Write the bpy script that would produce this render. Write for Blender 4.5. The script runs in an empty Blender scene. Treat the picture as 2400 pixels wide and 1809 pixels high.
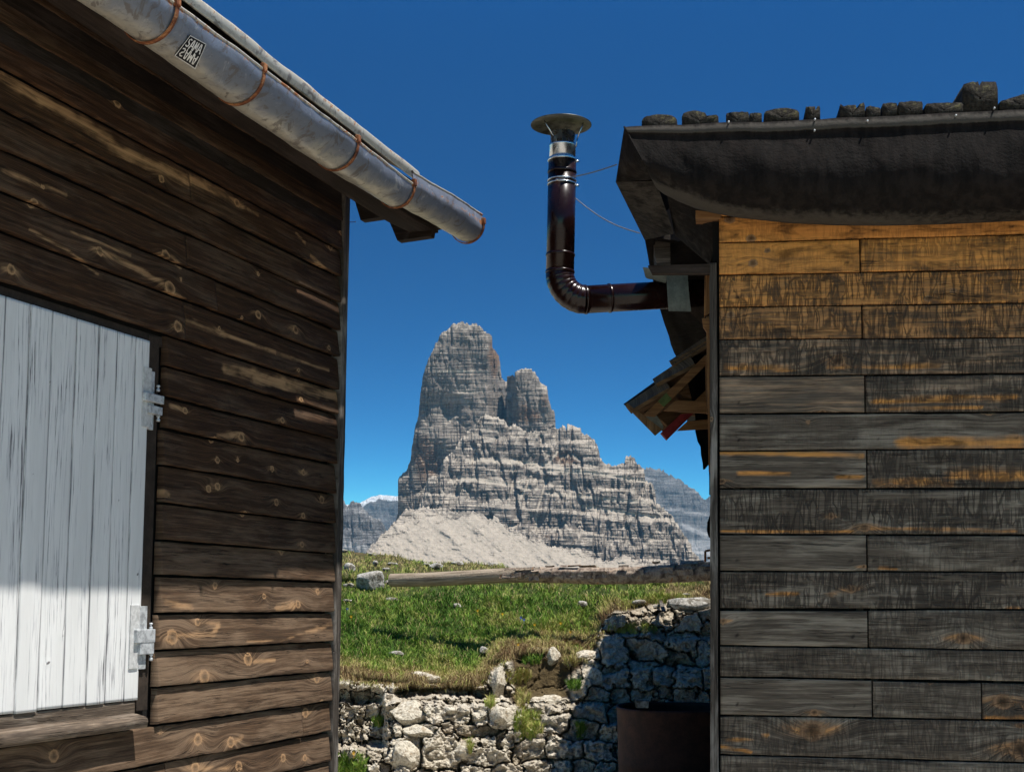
import bpy, bmesh, math, random
import numpy as np
from mathutils import Vector, Matrix
random.seed(7); RNG = np.random.default_rng(11)
S = bpy.context.scene
COL = S.collection
# ------------------------------------------------------------ camera model (2400x1809 photo pixels)
F = 3100.0; CX = 1200.0; CY = 1143.0; EYE = 1.6
TH = math.atan(0.0855); RO = 0.0105
fw = np.array([0, math.cos(TH), math.sin(TH)]); up0 = np.array([0, -math.sin(TH), math.cos(TH)]); rt0 = np.array([1.0, 0, 0])
rt = rt0*math.cos(RO) + up0*math.sin(RO); up = up0*math.cos(RO) - rt0*math.sin(RO)
cd = bpy.data.cameras.new('camera'); cam = bpy.data.objects.new('camera', cd); COL.objects.link(cam)
cam.matrix_world = Matrix(((rt[0], up[0], -fw[0], 0), (rt[1], up[1], -fw[1], 0), (rt[2], up[2], -fw[2], EYE), (0, 0, 0, 1)))
cd.sensor_width = 36; cd.lens = 36*F/2400; cd.shift_y = (CY-904.5)/2400; cd.clip_end = 60000; cd.clip_start = 0.05
S.camera = cam
def ray(px, py):
    """direction scaled so that its y component is 1 (depth Y = distance ahead)"""
    px = np.asarray(px, float); py = np.asarray(py, float)
    d = fw + ((px-CX)/F)[..., None]*rt + ((CY-py)/F)[..., None]*up
    return d/d[..., 1:2]
def at(px, py, Y):
    p = ray(px, py)*np.asarray(Y, float)[..., None]
    p[..., 2] += EYE
    return p
def proj(p):
    q = np.asarray(p, float)-np.array([0, 0, EYE]); z = q@fw
    return CX+F*(q@rt)/z, CY-F*(q@up)/z
# ------------------------------------------------------------ numpy noise
def _h(ix, iy, iz, s):
    n = (ix.astype(np.int64)*374761393 + iy.astype(np.int64)*668265263 + iz.astype(np.int64)*1274126177 + s*974711) & 0xffffffff
    n = ((n ^ (n >> 13))*1274126177) & 0xffffffff
    n = ((n ^ (n >> 16))*2246822519) & 0xffffffff
    return ((n ^ (n >> 15)) & 0xffffff)/float(0xffffff)
def vn(x, y, z=0.0, s=0):
    x, y, z = np.broadcast_arrays(np.asarray(x, float), np.asarray(y, float), np.asarray(z, float))
    ix = np.floor(x); iy = np.floor(y); iz = np.floor(z)
    fx = x-ix; fy = y-iy; fz = z-iz
    fx = fx*fx*(3-2*fx); fy = fy*fy*(3-2*fy); fz = fz*fz*(3-2*fz)
    r = 0
    for a in (0, 1):
        for b in (0, 1):
            for c in (0, 1):
                w = (fx if a else 1-fx)*(fy if b else 1-fy)*(fz if c else 1-fz)
                r = r + w*_h(ix+a, iy+b, iz+c, s)
    return r
def fbm(x, y, z=0.0, o=4, s=0, g=.5):
    r = 0; a = 1; t = 0; f = 1
    for i in range(o):
        r = r+a*vn(np.asarray(x)*f, np.asarray(y)*f, np.asarray(z)*f, s+i*17); t += a; a *= g; f *= 2.03
    return r/t
def sm(a, b, x):
    t = np.clip((x-a)/(b-a), 0, 1); return t*t*(3-2*t)
# ------------------------------------------------------------ mesh / object helpers
def tag(o, label=None, cat=None, group=None, kind=None):
    if label: o['label'] = label
    if cat: o['category'] = cat
    if group: o['group'] = group
    if kind: o['kind'] = kind
    return o
def link(name, me, mat, parent=None):
    o = bpy.data.objects.new(name, me); COL.objects.link(o)
    if mat: me.materials.append(mat)
    if parent:
        o.parent = parent; o.matrix_parent_inverse = Matrix.Translation(-parent.location)
    return o
def empty(name, loc, label, cat, group=None):
    o = bpy.data.objects.new(name, None); COL.objects.link(o); o.location = loc
    o.empty_display_size = .2
    return tag(o, label, cat, group)
def arrmesh(name, V, Q, mat, parent=None, attrs=None, smooth=True, T=None):
    """V (n,3); Q (m,4) quads; T (k,3) tris"""
    me = bpy.data.meshes.new(name)
    V = np.asarray(V, np.float32); Q = np.zeros((0, 4), int) if Q is None else np.asarray(Q, np.int32)
    T = np.zeros((0, 3), int) if T is None else np.asarray(T, np.int32)
    me.vertices.add(len(V)); me.vertices.foreach_set('co', V.ravel())
    li = np.concatenate([Q.ravel(), T.ravel()]).astype(np.int32)
    me.loops.add(len(li)); me.loops.foreach_set('vertex_index', li)
    ls = np.concatenate([np.arange(len(Q))*4, len(Q)*4+np.arange(len(T))*3]).astype(np.int32)
    me.polygons.add(len(ls)); me.polygons.foreach_set('loop_start', ls)
    me.update(calc_edges=True); me.validate()
    me.polygons.foreach_set('use_smooth', np.full(len(me.polygons), smooth))
    for k, a in (attrs or {}).items():
        a = np.asarray(a, np.float32)
        if a.ndim == 2:
            me.attributes.new(k, 'FLOAT_VECTOR', 'POINT').data.foreach_set('vector', a.ravel())
        else:
            me.attributes.new(k, 'FLOAT', 'POINT').data.foreach_set('value', a.ravel())
    return link(name, me, mat, parent)
def gridq(n, m, off=0, wrap=False, flip=False):
    i, j = np.meshgrid(np.arange(n-1), np.arange(m if wrap else m-1), indexing='ij')
    a = i*m+j; b = i*m+(j+1) % m; c = (i+1)*m+(j+1) % m; d = (i+1)*m+j
    q = np.stack([a, d, c, b] if flip else [a, b, c, d], -1).reshape(-1, 4)
    return q+off
class MB:
    """collects several shapes with attributes into ONE mesh"""
    def __init__(s): s.V = []; s.Q = []; s.T = []; s.A = {}; s.n = 0
    def grid(s, P, attrs=None, wrap=False, flip=False):
        n, m = P.shape[:2]; s.V.append(P.reshape(-1, 3)); s.Q.append(gridq(n, m, s.n, wrap, flip))
        for k, a in (attrs or {}).items(): s.A.setdefault(k, []).append(a.reshape(n*m, -1) if a.ndim == 3 else a.reshape(-1))
        s.n += n*m
    def raw(s, V, Q=None, T=None, attrs=None):
        V = np.asarray(V, float)
        s.V.append(V)
        if Q is not None and len(Q): s.Q.append(np.asarray(Q)+s.n)
        if T is not None and len(T): s.T.append(np.asarray(T)+s.n)
        for k, a in (attrs or {}).items(): s.A.setdefault(k, []).append(np.asarray(a))
        s.n += len(V)
    def build(s, name, mat, parent=None, smooth=True):
        return arrmesh(name, np.concatenate(s.V), np.concatenate(s.Q) if s.Q else None, mat, parent,
                       {k: np.concatenate(v) for k, v in s.A.items()}, smooth, np.concatenate(s.T) if s.T else None)
def bmobj(name, bm, mat, parent=None, smooth=False):
    bmesh.ops.recalc_face_normals(bm, faces=bm.faces)
    me = bpy.data.meshes.new(name); bm.to_mesh(me); bm.free()
    for p in me.polygons: p.use_smooth = smooth
    return link(name, me, mat, parent)
def hexa(pts, bev=0.0, bm=None, seg=2):
    """8 points: 4 front ring, 4 back ring"""
    own = bm is None
    if own: bm = bmesh.new()
    v = [bm.verts.new(tuple(p)) for p in pts]
    fs = [bm.faces.new([v[i] for i in f]) for f in ((0, 1, 2, 3), (7, 6, 5, 4), (0, 4, 5, 1), (1, 5, 6, 2), (2, 6, 7, 3), (3, 7, 4, 0))]
    if bev > 0:
        ed = set(e for f in fs for e in f.edges)
        bmesh.ops.bevel(bm, geom=list(ed), offset=bev, segments=seg, affect='EDGES', profile=.6)
    return bm
def tube(name, pts, rad, mat, parent=None, seg=24, caps=True, mb=None, vcoord=True):
    pts = np.asarray(pts, float); n = len(pts); rad = np.broadcast_to(np.asarray(rad, float), (n,))
    tn = np.gradient(pts, axis=0); tn /= np.linalg.norm(tn, axis=1)[:, None]
    ref = np.array([0.0, 0, 1]) if abs(tn[0][2]) < .9 else np.array([0.0, 1, 0])
    u = ref-tn[0]*(ref@tn[0]); u /= np.linalg.norm(u); R = []
    for i in range(n):
        u = u-tn[i]*(u@tn[i]); u /= np.linalg.norm(u); w = np.cross(tn[i], u)
        a = np.linspace(0, 2*np.pi, seg, endpoint=False)
        R.append(pts[i]+rad[i]*(np.cos(a)[:, None]*u+np.sin(a)[:, None]*w))
    P = np.array(R); V = list(P.reshape(-1, 3)); Q = gridq(n, seg, 0, True); T = []
    if caps:
        for k, base in ((0, 0), (1, (n-1)*seg)):
            V.append(pts[0] if k == 0 else pts[-1]); c = len(V)-1
            for j in range(seg):
                a, b = base+j, base+(j+1) % seg
                T.append((c, b, a) if k == 0 else (c, a, b))
    if mb is not None: mb.raw(V, Q, T); return mb
    return arrmesh(name, V, Q, mat, parent, None, True, T)
# ------------------------------------------------------------ node helpers
class NT:
    def __init__(s, name, rough=.8, spec=.3):
        s.m = bpy.data.materials.new(name); s.m.use_nodes = True; s.t = s.m.node_tree; s.N = s.t.nodes
        s.b = s.N['Principled BSDF']; s.b.inputs['Roughness'].default_value = rough
        s.b.inputs['Specular IOR Level'].default_value = spec
    def n(s, typ, ins=None, **kw):
        x = s.N.new(typ)
        for k, v in kw.items(): setattr(x, k, v)
        for k, v in (ins or {}).items(): s.put(x.inputs[k], v)
        return x
    def put(s, sock, v):
        if isinstance(v, bpy.types.NodeSocket): s.t.links.new(v, sock)
        elif v is not None:
            if isinstance(v, (tuple, list)) and sock.type == 'RGBA' and len(v) == 3: v = (*v, 1)
            sock.default_value = v
    def math(s, op, a, b=None, c=None, clamp=False):
        x = s.N.new('ShaderNodeMath'); x.operation = op; x.use_clamp = clamp
        for i, v in enumerate((a, b, c)):
            if v is not None: s.put(x.inputs[i], v)
        return x.outputs[0]
    def attr(s, name): return s.n('ShaderNodeAttribute', attribute_name=name)
    def sep(s, v): 
        x = s.N.new('ShaderNodeSeparateXYZ'); s.put(x.inputs[0], v); return x.outputs
    def comb(s, x, y, z=0.0):
        c = s.N.new('ShaderNodeCombineXYZ')
        for i, v in enumerate((x, y, z)): s.put(c.inputs[i], v)
        return c.outputs[0]
    def noise(s, vec, scale=1, det=4, rough=.55, dist=0.0, dim='3D'):
        x = s.n('ShaderNodeTexNoise', {'Scale': scale, 'Detail': det, 'Roughness': rough, 'Distortion': dist}, noise_dimensions=dim)
        if vec is not None: s.put(x.inputs['Vector'], vec)
        return x.outputs['Fac']
    def voro(s, vec, scale=1, feature='F1', rnd=1.0, dim='3D', out='Distance'):
        x = s.n('ShaderNodeTexVoronoi', voronoi_dimensions=dim, feature=feature)
        s.put(x.inputs['Scale'], scale); s.put(x.inputs['Randomness'], rnd); s.put(x.inputs['Vector'], vec)
        return x.outputs[out]
    def remap(s, v, a, b, c=0.0, d=1.0, smooth=True):
        x = s.N.new('ShaderNodeMapRange'); x.interpolation_type = 'SMOOTHSTEP' if smooth else 'LINEAR'
        for i, k in enumerate((v, a, b, c, d)): s.put(x.inputs[i], k)
        return x.outputs[0]
    def mix(s, f, a, b, blend='MIX'):
        x = s.N.new('ShaderNodeMix'); x.data_type = 'RGBA'; x.blend_type = blend
        s.put(x.inputs[0], f); s.put(x.inputs[6], a); s.put(x.inputs[7], b); return x.outputs[2]
    def ramp(s, f, stops):
        x = s.N.new('ShaderNodeValToRGB'); e = x.color_ramp.elements
        while len(e) > 1: e.remove(e[-1])
        e[0].position = stops[0][0]; e[0].color = (*stops[0][1], 1)
        for p, c in stops[1:]:
            k = e.new(p); k.color = (*c, 1)
        s.put(x.inputs[0], f); return x.outputs[0]
    def obj(s): return s.n('ShaderNodeTexCoord').outputs['Object']
    def geo(s, k): return s.n('ShaderNodeNewGeometry').outputs[k]
    def bump(s, h, strength=.5, dist=.01, prev=None):
        x = s.n('ShaderNodeBump', {'Strength': strength, 'Distance': dist, 'Height': h})
        if prev is not None: s.put(x.inputs['Normal'], prev)
        return x.outputs[0]
    def done(s, color, normal=None, rough=None, metal=None):
        s.put(s.b.inputs['Base Color'], color)
        if normal is not None: s.put(s.b.inputs['Normal'], normal)
        if rough is not None: s.put(s.b.inputs['Roughness'], rough)
        if metal is not None: s.put(s.b.inputs['Metallic'], metal)
        return s.m
# ------------------------------------------------------------ materials
def wood_mat(name, dark, mid, grey, pale, checks=False, bumpd=.004, greyamt=.5, fibre=90, kcol=None):
    """wc = (along, grain field, raw across); wp = (pale, checks, knot)"""
    t = NT(name, .82, .2)
    a, g, v = t.sep(t.attr('wc').outputs['Vector']); pl, ck, kn = t.sep(t.attr('wp').outputs['Vector'])
    n1 = t.noise(t.comb(t.math('MULTIPLY', a, 1.6), t.math('MULTIPLY', g, 55)), 1, 6, .72, 0)
    n2 = t.noise(t.comb(t.math('MULTIPLY', a, 9), t.math('MULTIPLY', g, 330)), 1, 4, .6, 0)
    n3 = t.noise(t.comb(t.math('MULTIPLY', a, 2.6), t.math('MULTIPLY', g, 11), 3.7), 1, 5, .6, .3)
    n4 = t.noise(t.comb(t.math('MULTIPLY', a, 5.0), t.math('MULTIPLY', v, 16), 9.1), 1, 4, .65, .5)
    rings = t.math('ABSOLUTE', t.math('SINE', t.math('ADD', t.math('MULTIPLY', g, fibre*5.2), t.math('MULTIPLY', n3, 7))))
    fac = t.math('ADD', t.math('MULTIPLY', n1, .75), t.math('MULTIPLY', t.math('SUBTRACT', n2, .5), .55))
    fac = t.math('ADD', fac, t.math('MULTIPLY', t.math('SUBTRACT', rings, .6), .10))
    c = t.ramp(fac, [(.22, tuple(.8*x for x in dark)), (.40, tuple(.8*x+.2*y for x, y in zip(dark, mid))), (.54, tuple(.4*x+.6*y for x, y in zip(dark, mid))), (.68, mid), (.85, tuple(min(1, 1.7*x) for x in mid))])
    c = t.mix(t.math('MULTIPLY', t.remap(t.math('ADD', n3, t.math('MULTIPLY', t.math('SUBTRACT', n1, .5), .6)), .44, .70), greyamt), c, t.mix(n2, tuple(.40*x for x in grey), tuple(1.15*x for x in grey)))
    c = t.mix(t.math('MULTIPLY', t.remap(n4, .54, .74), .5), c, dark)
    pc = t.mix(n1, tuple(.40*x for x in pale), tuple(1.25*x for x in pale))
    pc = t.mix(t.remap(n4, .48, .70), pc, tuple(.28*x for x in pale))
    pm = t.math('ADD', pl, t.math('MULTIPLY', t.math('ADD', t.math('SUBTRACT', n3, .5), t.math('MULTIPLY', t.math('SUBTRACT', n1, .5), 1.5)), t.math('MULTIPLY', t.remap(pl, .02, .35), .9)))
    c = t.mix(t.remap(pm, .12, 1.0), c, pc)
    # knots: dark split heart, reddish ring, grain closing round them
    kj = t.math('ADD', kn, t.math('MULTIPLY', t.math('SUBTRACT', t.noise(t.comb(t.math('MULTIPLY', a, 60), t.math('MULTIPLY', v, 60)), 1, 3, .6), .5), .45))
    q_ = kcol or pale
    kc = t.ramp(kj, [(.25, tuple(.35*x for x in q_)), (.42, tuple(.95*x for x in q_)), (.6, tuple(.5*x for x in q_)), (.85, tuple(.12*x for x in q_))])
    c = t.mix(t.math('MULTIPLY', t.remap(kj, .22, .42), .9), c, kc)
    c = t.mix(t.math('MULTIPLY', t.remap(t.math('MULTIPLY', kn, -1), .1, .8), .85), c, (.010, .008, .007))
    if not checks:
        wg = t.math('MULTIPLY', ck, t.math('ADD', .25, t.math('MULTIPLY', t.remap(t.math('ADD', n1, t.math('MULTIPLY', t.math('SUBTRACT', n3, .5), .6)), .38, .62), .6)))
        c = t.mix(wg, c, t.mix(n2, (.085, .052, .030), (.38, .268, .178)))
    # long drying cracks
    cr = t.noise(t.comb(t.math('MULTIPLY', a, 2.2), t.math('MULTIPLY', g, 120), 5.0), 1, 3, .5, .1)
    crack = t.math('SUBTRACT', 1, t.remap(t.math('ABSOLUTE', t.math('SUBTRACT', cr, .5)), .0, .016))
    crack = t.math('MULTIPLY', crack, t.remap(t.noise(t.comb(t.math('MULTIPLY', a, 3), t.math('MULTIPLY', v, 20), 8), 1, 2, .5), .5, .6))
    c = t.mix(t.math('MULTIPLY', crack, .85), c, (.006, .005, .004))
    hgt = t.math('SUBTRACT', t.math('ADD', t.math('MULTIPLY', n1, .6), t.math('MULTIPLY', n2, .5)), t.math('MULTIPLY', crack, 1.6))
    if checks:
        w = t.noise(t.comb(t.math('MULTIPLY', a, 12), t.math('MULTIPLY', v, 12)), 1, 3, .6)
        e = t.voro(t.comb(t.math('ADD', t.math('MULTIPLY', a, 44), t.math('MULTIPLY', w, .4)), t.math('ADD', t.math('MULTIPLY', v, 6.5), t.math('MULTIPLY', w, 1.0)), 2), 1, 'DISTANCE_TO_EDGE', .85)
        e2 = t.voro(t.comb(t.math('ADD', t.math('MULTIPLY', a, 24), t.math('MULTIPLY', w, .5)), t.math('ADD', t.math('MULTIPLY', v, 4.5), t.math('MULTIPLY', w, .6)), 5), 1, 'DISTANCE_TO_EDGE', .9)
        mk = t.remap(t.noise(t.comb(t.math('MULTIPLY', a, 4), t.math('MULTIPLY', v, 14), 21), 1, 3, .6), .30, .52)
        l = t.math('MAXIMUM', t.math('MULTIPLY', t.math('SUBTRACT', 1, t.remap(e, .02, .10)), .85), t.math('SUBTRACT', 1, t.remap(e2, .015, .085)))
        l = t.math('MULTIPLY', t.math('MULTIPLY', l, mk), ck)
        c = t.mix(t.math('MULTIPLY', l, .72), c, (.016, .013, .011))
        # cells of surface grime, each block its own tone
        vc = t.voro(t.comb(t.math('MULTIPLY', a, 24), t.math('MULTIPLY', v, 12), 4), 1, 'F1', 1, '3D', 'Color')
        c = t.mix(t.math('MULTIPLY', t.math('MULTIPLY', t.remap(t.sep(vc)[0], .62, .75), ck), t.math('MULTIPLY', mk, .55)), c, tuple(.7*x for x in dark))
        hgt = t.math('SUBTRACT', hgt, t.math('MULTIPLY', l, 1.3))
    return t.done(c, t.bump(hgt, .75, bumpd))
M = {}
M['brown'] = wood_mat('weathered brown planks', (.021, .0108, .0055), (.15, .071, .029), (.215, .148, .098), (.50, .29, .14), greyamt=.32)
M['right'] = wood_mat('grey checked planks', (.066, .053, .041), (.29, .228, .165), (.42, .36, .28), (.74, .33, .085), checks=True, greyamt=.6, kcol=(.30, .18, .10))
M['post'] = wood_mat('grey post wood', (.035, .029, .024), (.17, .142, .115), (.34, .31, .275), (.3, .2, .12), greyamt=.9)
M['sill'] = wood_mat('bare sill wood', (.06, .045, .034), (.30, .225, .16), (.44, .37, .30), (.4, .25, .14), greyamt=.5)
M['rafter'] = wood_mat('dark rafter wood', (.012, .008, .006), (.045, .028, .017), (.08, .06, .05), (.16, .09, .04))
M['pallet'] = wood_mat('brown pallet wood', (.12, .07, .035), (.46, .27, .13), (.42, .3, .18), (.3, .17, .07), greyamt=.3)
M['orange'] = wood_mat('orange pallet wood', (.12, .055, .02), (.42, .21, .075), (.35, .22, .11), (.4, .2, .07), greyamt=.3)
def simple(name, col, rough=.7, metal=0.0, var=.35, scale=18, bump=.3, bd=.003, spec=.3):
    t = NT(name, rough, spec); o = t.obj()
    n = t.noise(o, scale, 5, .62); n2 = t.noise(o, scale*6, 3, .6)
    f = t.math('ADD', t.math('MULTIPLY', n, .7), t.math('MULTIPLY', n2, .3))
    c = t.mix(t.remap(f, .3, .7), tuple(x*(1-var) for x in col), tuple(min(1, x*(1+var)) for x in col))
    return t.done(c, t.bump(f, bump, bd), None, metal)
M['black'] = simple('dark interior', (.004, .0035, .003), .95, var=.2)
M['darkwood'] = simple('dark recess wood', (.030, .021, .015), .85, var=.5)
# white door paint
t = NT('worn white paint', .6, .3)
a, g, v = t.sep(t.attr('wc').outputs['Vector']); pl, ck, kn = t.sep(t.attr('wp').outputs['Vector'])
n1 = t.noise(t.comb(t.math('MULTIPLY', a, 3.0), t.math('MULTIPLY', g, 95)), 1, 5, .68, .15)
n2 = t.noise(t.comb(t.math('MULTIPLY', a, 13), t.math('MULTIPLY', g, 330), 2), 1, 3, .6)
n3 = t.noise(t.comb(t.math('MULTIPLY', a, 1.6), t.math('MULTIPLY', g, 9), 7), 1, 4, .6)
wear = t.math('ADD', n1, t.math('MULTIPLY', t.math('SUBTRACT', n3, .5), .55))
c = t.mix(t.remap(n3, .3, .7), (.66, .66, .645), (.76, .76, .745))
c = t.mix(t.math('MULTIPLY', t.remap(wear, .51, .68), .65), c, (.34, .34, .36))
c = t.mix(t.math('MULTIPLY', t.remap(wear, .635, .68), .85), c, (.10, .095, .10))
c = t.mix(t.remap(kn, .3, .6), c, (.16, .15, .15))
ed = t.math('MULTIPLY', t.remap(ck, .45, .95), t.remap(n1, .34, .58))
c = t.mix(t.math('MULTIPLY', ed, .8), c, (.13, .13, .14))
M['white'] = t.done(c, t.bump(t.math('ADD', t.math('MULTIPLY', n1, -.7), t.math('MULTIPLY', n2, .3)), .5, .003))
# galvanised, painted and rusted gutter
t = NT('old galvanised metal', .5, .5); o = t.obj()
n = t.noise(o, 5, 5, .6, .5); n2 = t.noise(o, 34, 5, .7, .8); n3 = t.noise(o, 12, 4, .65, 1.2)
rr = t.attr('rust').outputs['Fac']; zz = t.attr('low').outputs['Fac']
c = t.mix(t.remap(t.math('ADD', zz, t.math('MULTIPLY', t.math('SUBTRACT', n, .5), .9)), .25, .75), (.20, .22, .26), (.50, .465, .38))
c = t.mix(t.math('MULTIPLY', t.remap(n2, .52, .66), .5), c, (.15, .15, .16))
c = t.mix(t.math('MULTIPLY', t.remap(n3, .56, .64), .75), c, (.15, .13, .115))
c = t.mix(t.math('MULTIPLY', t.remap(n3, .42, .3), .45), c, (.56, .55, .51))
rf = t.math('ADD', rr, t.math('MULTIPLY', t.math('SUBTRACT', n2, .5), 1.9))
rust = t.mix(n2, (.10, .03, .012), (.38, .15, .05))
c = t.mix(t.remap(rf, .35, .62), c, rust)
M['galv'] = t.done(c, t.bump(t.math('ADD', n2, t.math('MULTIPLY', n, 2)), .35, .004), t.remap(rf, .3, .6, .38, .85), t.remap(rf, .2, .5, .35, 0))
t = NT('rusted iron', .85, .3); o = t.obj(); n = t.noise(o, 30, 5, .7, .6); n2 = t.noise(o, 9, 3)
c = t.ramp(n, [(.3, (.05, .018, .01)), (.5, (.17, .055, .022)), (.62, (.34, .15, .06)), (.75, (.4, .36, .3))])
M['rust'] = t.done(c, t.bump(n, .6, .003))
t = NT('zinc plated hinge', .45, .5); o = t.obj(); n = t.noise(o, 40, 4, .7)
c = t.mix(t.remap(n, .4, .65), (.62, .64, .65), (.34, .35, .36)); M['hinge'] = t.done(c, t.bump(n, .3, .002), None, .3)
M['leaf'] = simple('painted hinge leaf', (.50, .50, .49), .6, var=.25, scale=60)
# roofing felt
t = NT('tarred roofing felt', .95, .12); o = t.obj()
n = t.noise(o, 5, 5, .6, .6); n2 = t.noise(o, 90, 3, .6); x, y, z = t.sep(o)
st = t.noise(t.comb(t.math('MULTIPLY', x, 26), t.math('MULTIPLY', y, 26), t.math('MULTIPLY', z, 2.5)), 1, 5, .65, .4)
du = t.attr('dust_light').outputs['Fac']
c = t.mix(t.remap(st, .35, .7), (.006, .005, .0045), (.015, .012, .0105))
c = t.mix(t.math('MULTIPLY', t.remap(n, .52, .72), .45), c, (.030, .023, .020))
dm = t.math('ADD', du, t.math('MULTIPLY', t.math('SUBTRACT', st, .5), 1.0))
c = t.mix(t.math('MULTIPLY', t.remap(dm, .35, .95), .75), c, (.075, .068, .058))
M['felt'] = t.done(c, t.bump(t.math('ADD', n2, t.math('MULTIPLY', n, 5)), .5, .005), t.remap(n, .3, .7, .85, 1.0))
# brown enamel
t = NT('dark brown enamel', .22, .35); o = t.obj(); n = t.noise(o, 60, 3)
M['enamel'] = t.done(t.mix(n, (.010, .003, .0022), (.017, .005, .0036)), None, t.remap(t.noise(o, 7, 4), .3, .7, .17, .34))
t = NT('stainless steel', .22, .6); o = t.obj(); n = t.noise(o, 25, 3)
M['steel'] = t.done(t.mix(n, (.55, .58, .6), (.66, .68, .7)), None, t.remap(n, .3, .7, .2, .36), 1.0)
t = NT('tarnished cap steel', .4, .5); o = t.obj(); n = t.noise(o, 25, 4)
M['cap'] = t.done(t.mix(t.remap(n, .4, .6), (.025, .024, .016), (.10, .10, .075)), None, .4, .6)
M['wire'] = simple('twisted wire', (.16, .16, .17), .4, .5, var=.4, scale=200)
M['sheet'] = simple('grey sheet metal', (.16, .185, .17), .55, .1, var=.3, scale=14, bump=.4)
M['tub'] = simple('rusty brown tub', (.048, .017, .009), .75, var=.5, scale=9)
M['green'] = simple('green painted wood', (.08, .11, .03), .8, scale=30)
M['red'] = simple('red painted wood', (.17, .018, .02), .8, scale=30)
M['sticker'] = simple('black vinyl', (.008, .009, .011), .4, var=.2)
M['stickerw'] = simple('white vinyl', (.62, .62, .60), .5, var=.15)
# mossy timber
t = NT('mossy old timber', .9, .2); o = t.obj(); x, y, z = t.sep(o)
n = t.noise(t.comb(t.math('MULTIPLY', x, 60), t.math('MULTIPLY', y, 5), t.math('MULTIPLY', z, 60)), 1, 5, .65); n2 = t.noise(o, 26, 5, .7)
c = t.mix(t.remap(n, .3, .7), (.008, .0065, .005), (.040, .034, .026)); up_ = t.sep(t.geo('Normal'))[2]
c = t.mix(t.math('MULTIPLY', t.remap(n2, .5, .62), t.remap(up_, -.3, .8)), c, (.085, .08, .028))
M['timber'] = t.done(c, t.bump(t.math('ADD', n, n2), 1.0, .012))
# log
t = NT('log bark and bare wood', .85, .2); a, g, v = t.sep(t.attr('wc').outputs['Vector']); pl, ck, kn = t.sep(t.attr('wp').outputs['Vector'])
n = t.noise(t.comb(t.math('MULTIPLY', a, 4), t.math('MULTIPLY', v, 9)), 1, 5, .62, .6); n2 = t.noise(t.comb(t.math('MULTIPLY', a, 3), t.math('MULTIPLY', v, 60)), 1, 4, .6); n3 = t.noise(t.comb(t.math('MULTIPLY', a, 16), t.math('MULTIPLY', v, 14), 4), 1, 4, .65, .8)
c = t.mix(t.remap(n2, .3, .7), (.17, .13, .09), (.40, .33, .245))
bk = t.remap(t.math('ADD', ck, t.math('MULTIPLY', t.math('SUBTRACT', n, .5), 2.6)), .38, .50)
bc = t.ramp(n3, [(.3, (.05, .035, .026)), (.45, (.20, .15, .115)), (.6, (.38, .31, .24)), (.70, (.34, .16, .06))])
c = t.mix(bk, c, bc)
c = t.mix(t.remap(kn, .4, .6), c, (.25, .17, .09))
M['log'] = t.done(c, t.bump(t.math('ADD', t.math('MULTIPLY', bk, 1.6), t.math('ADD', n3, t.math('MULTIPLY', n2, .4))), .9, .012))
# dolomite blocks near
t = NT('pale limestone blocks', .92, .15); o = t.obj()
n = t.noise(o, 3, 5, .65); n2 = t.noise(o, 22, 6, .72, .3); ce = t.attr('cell_shade').outputs['Fac']; so = t.attr('soil').outputs['Fac']; ln = t.attr('joint').outputs['Fac']
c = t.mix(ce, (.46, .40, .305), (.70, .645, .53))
c = t.mix(t.remap(n2, .32, .60), tuple([.24, .20, .145]), c)
c = t.mix(t.math('MULTIPLY', t.remap(n, .5, .72), .5), c, (.30, .225, .15))
c = t.mix(t.remap(so, .3, .7), c, t.mix(n2, (.035, .022, .013), (.13, .095, .06)))
c = t.mix(t.math('MULTIPLY', ln, .75), c, (.022, .016, .011))
M['stone'] = t.done(c, t.bump(t.math('ADD', t.math('MULTIPLY', n2, 1.2), t.noise(o, 90, 4, .7)), .8, .02))
t = NT('squared limestone', .92, .15); o = t.obj(); n = t.noise(o, 7, 5, .7); n2 = t.noise(o, 34, 5, .7)
c = t.mix(t.remap(n2, .32, .6), (.26, .215, .155), (.62, .57, .46)); c = t.mix(t.remap(n, .56, .68), c, (.30, .225, .145))
M['block'] = t.done(c, t.bump(t.math('ADD', n, n2), 1.0, .02))
t = NT('loose limestone', .92, .15); o = t.obj(); n = t.noise(o, 6, 5, .7); n2 = t.noise(o, 30, 5, .7)
c = t.mix(t.remap(n2, .35, .65), (.19, .18, .155), (.50, .48, .43)); c = t.mix(t.remap(n, .50, .62), c, (.12, .105, .08))
M['rock'] = t.done(c, t.bump(t.math('ADD', n, n2), 1.0, .02))
# turf soil
t = NT('turf', .95, .1); o = t.obj(); n = t.noise(o, 2.2, 5, .6); n2 = t.noise(o, 30, 5, .7); dr = t.attr('dry').outputs['Fac']
c = t.mix(t.remap(n2, .3, .7), (.020, .032, .009), (.07, .095, .025))
c = t.mix(t.remap(t.math('ADD', dr, t.math('SUBTRACT', n, .5)), .3, .8), c, t.mix(n2, (.045, .030, .015), (.16, .12, .06)))
M['turf'] = t.done(c, t.bump(n2, 1, .03))
t = NT('grass blades', .7, .15); gc = t.attr('gc').outputs['Fac']
c = t.ramp(gc, [(0, (.03, .08, .014)), (.28, (.095, .20, .024)), (.46, (.21, .31, .045)), (.66, (.36, .34, .10)), (.85, (.42, .33, .16)), (1, (.13, .075, .035))])
M['grass'] = t.done(c); t.b.inputs['Transmission Weight'].default_value = 0
t.b.inputs['Subsurface Weight'].default_value = 0
M['yellow'] = simple('yellow petals', (.75, .42, .02), .7, var=.2)
M['blue'] = simple('blue petals', (.06, .12, .5), .7, var=.2)
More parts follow.
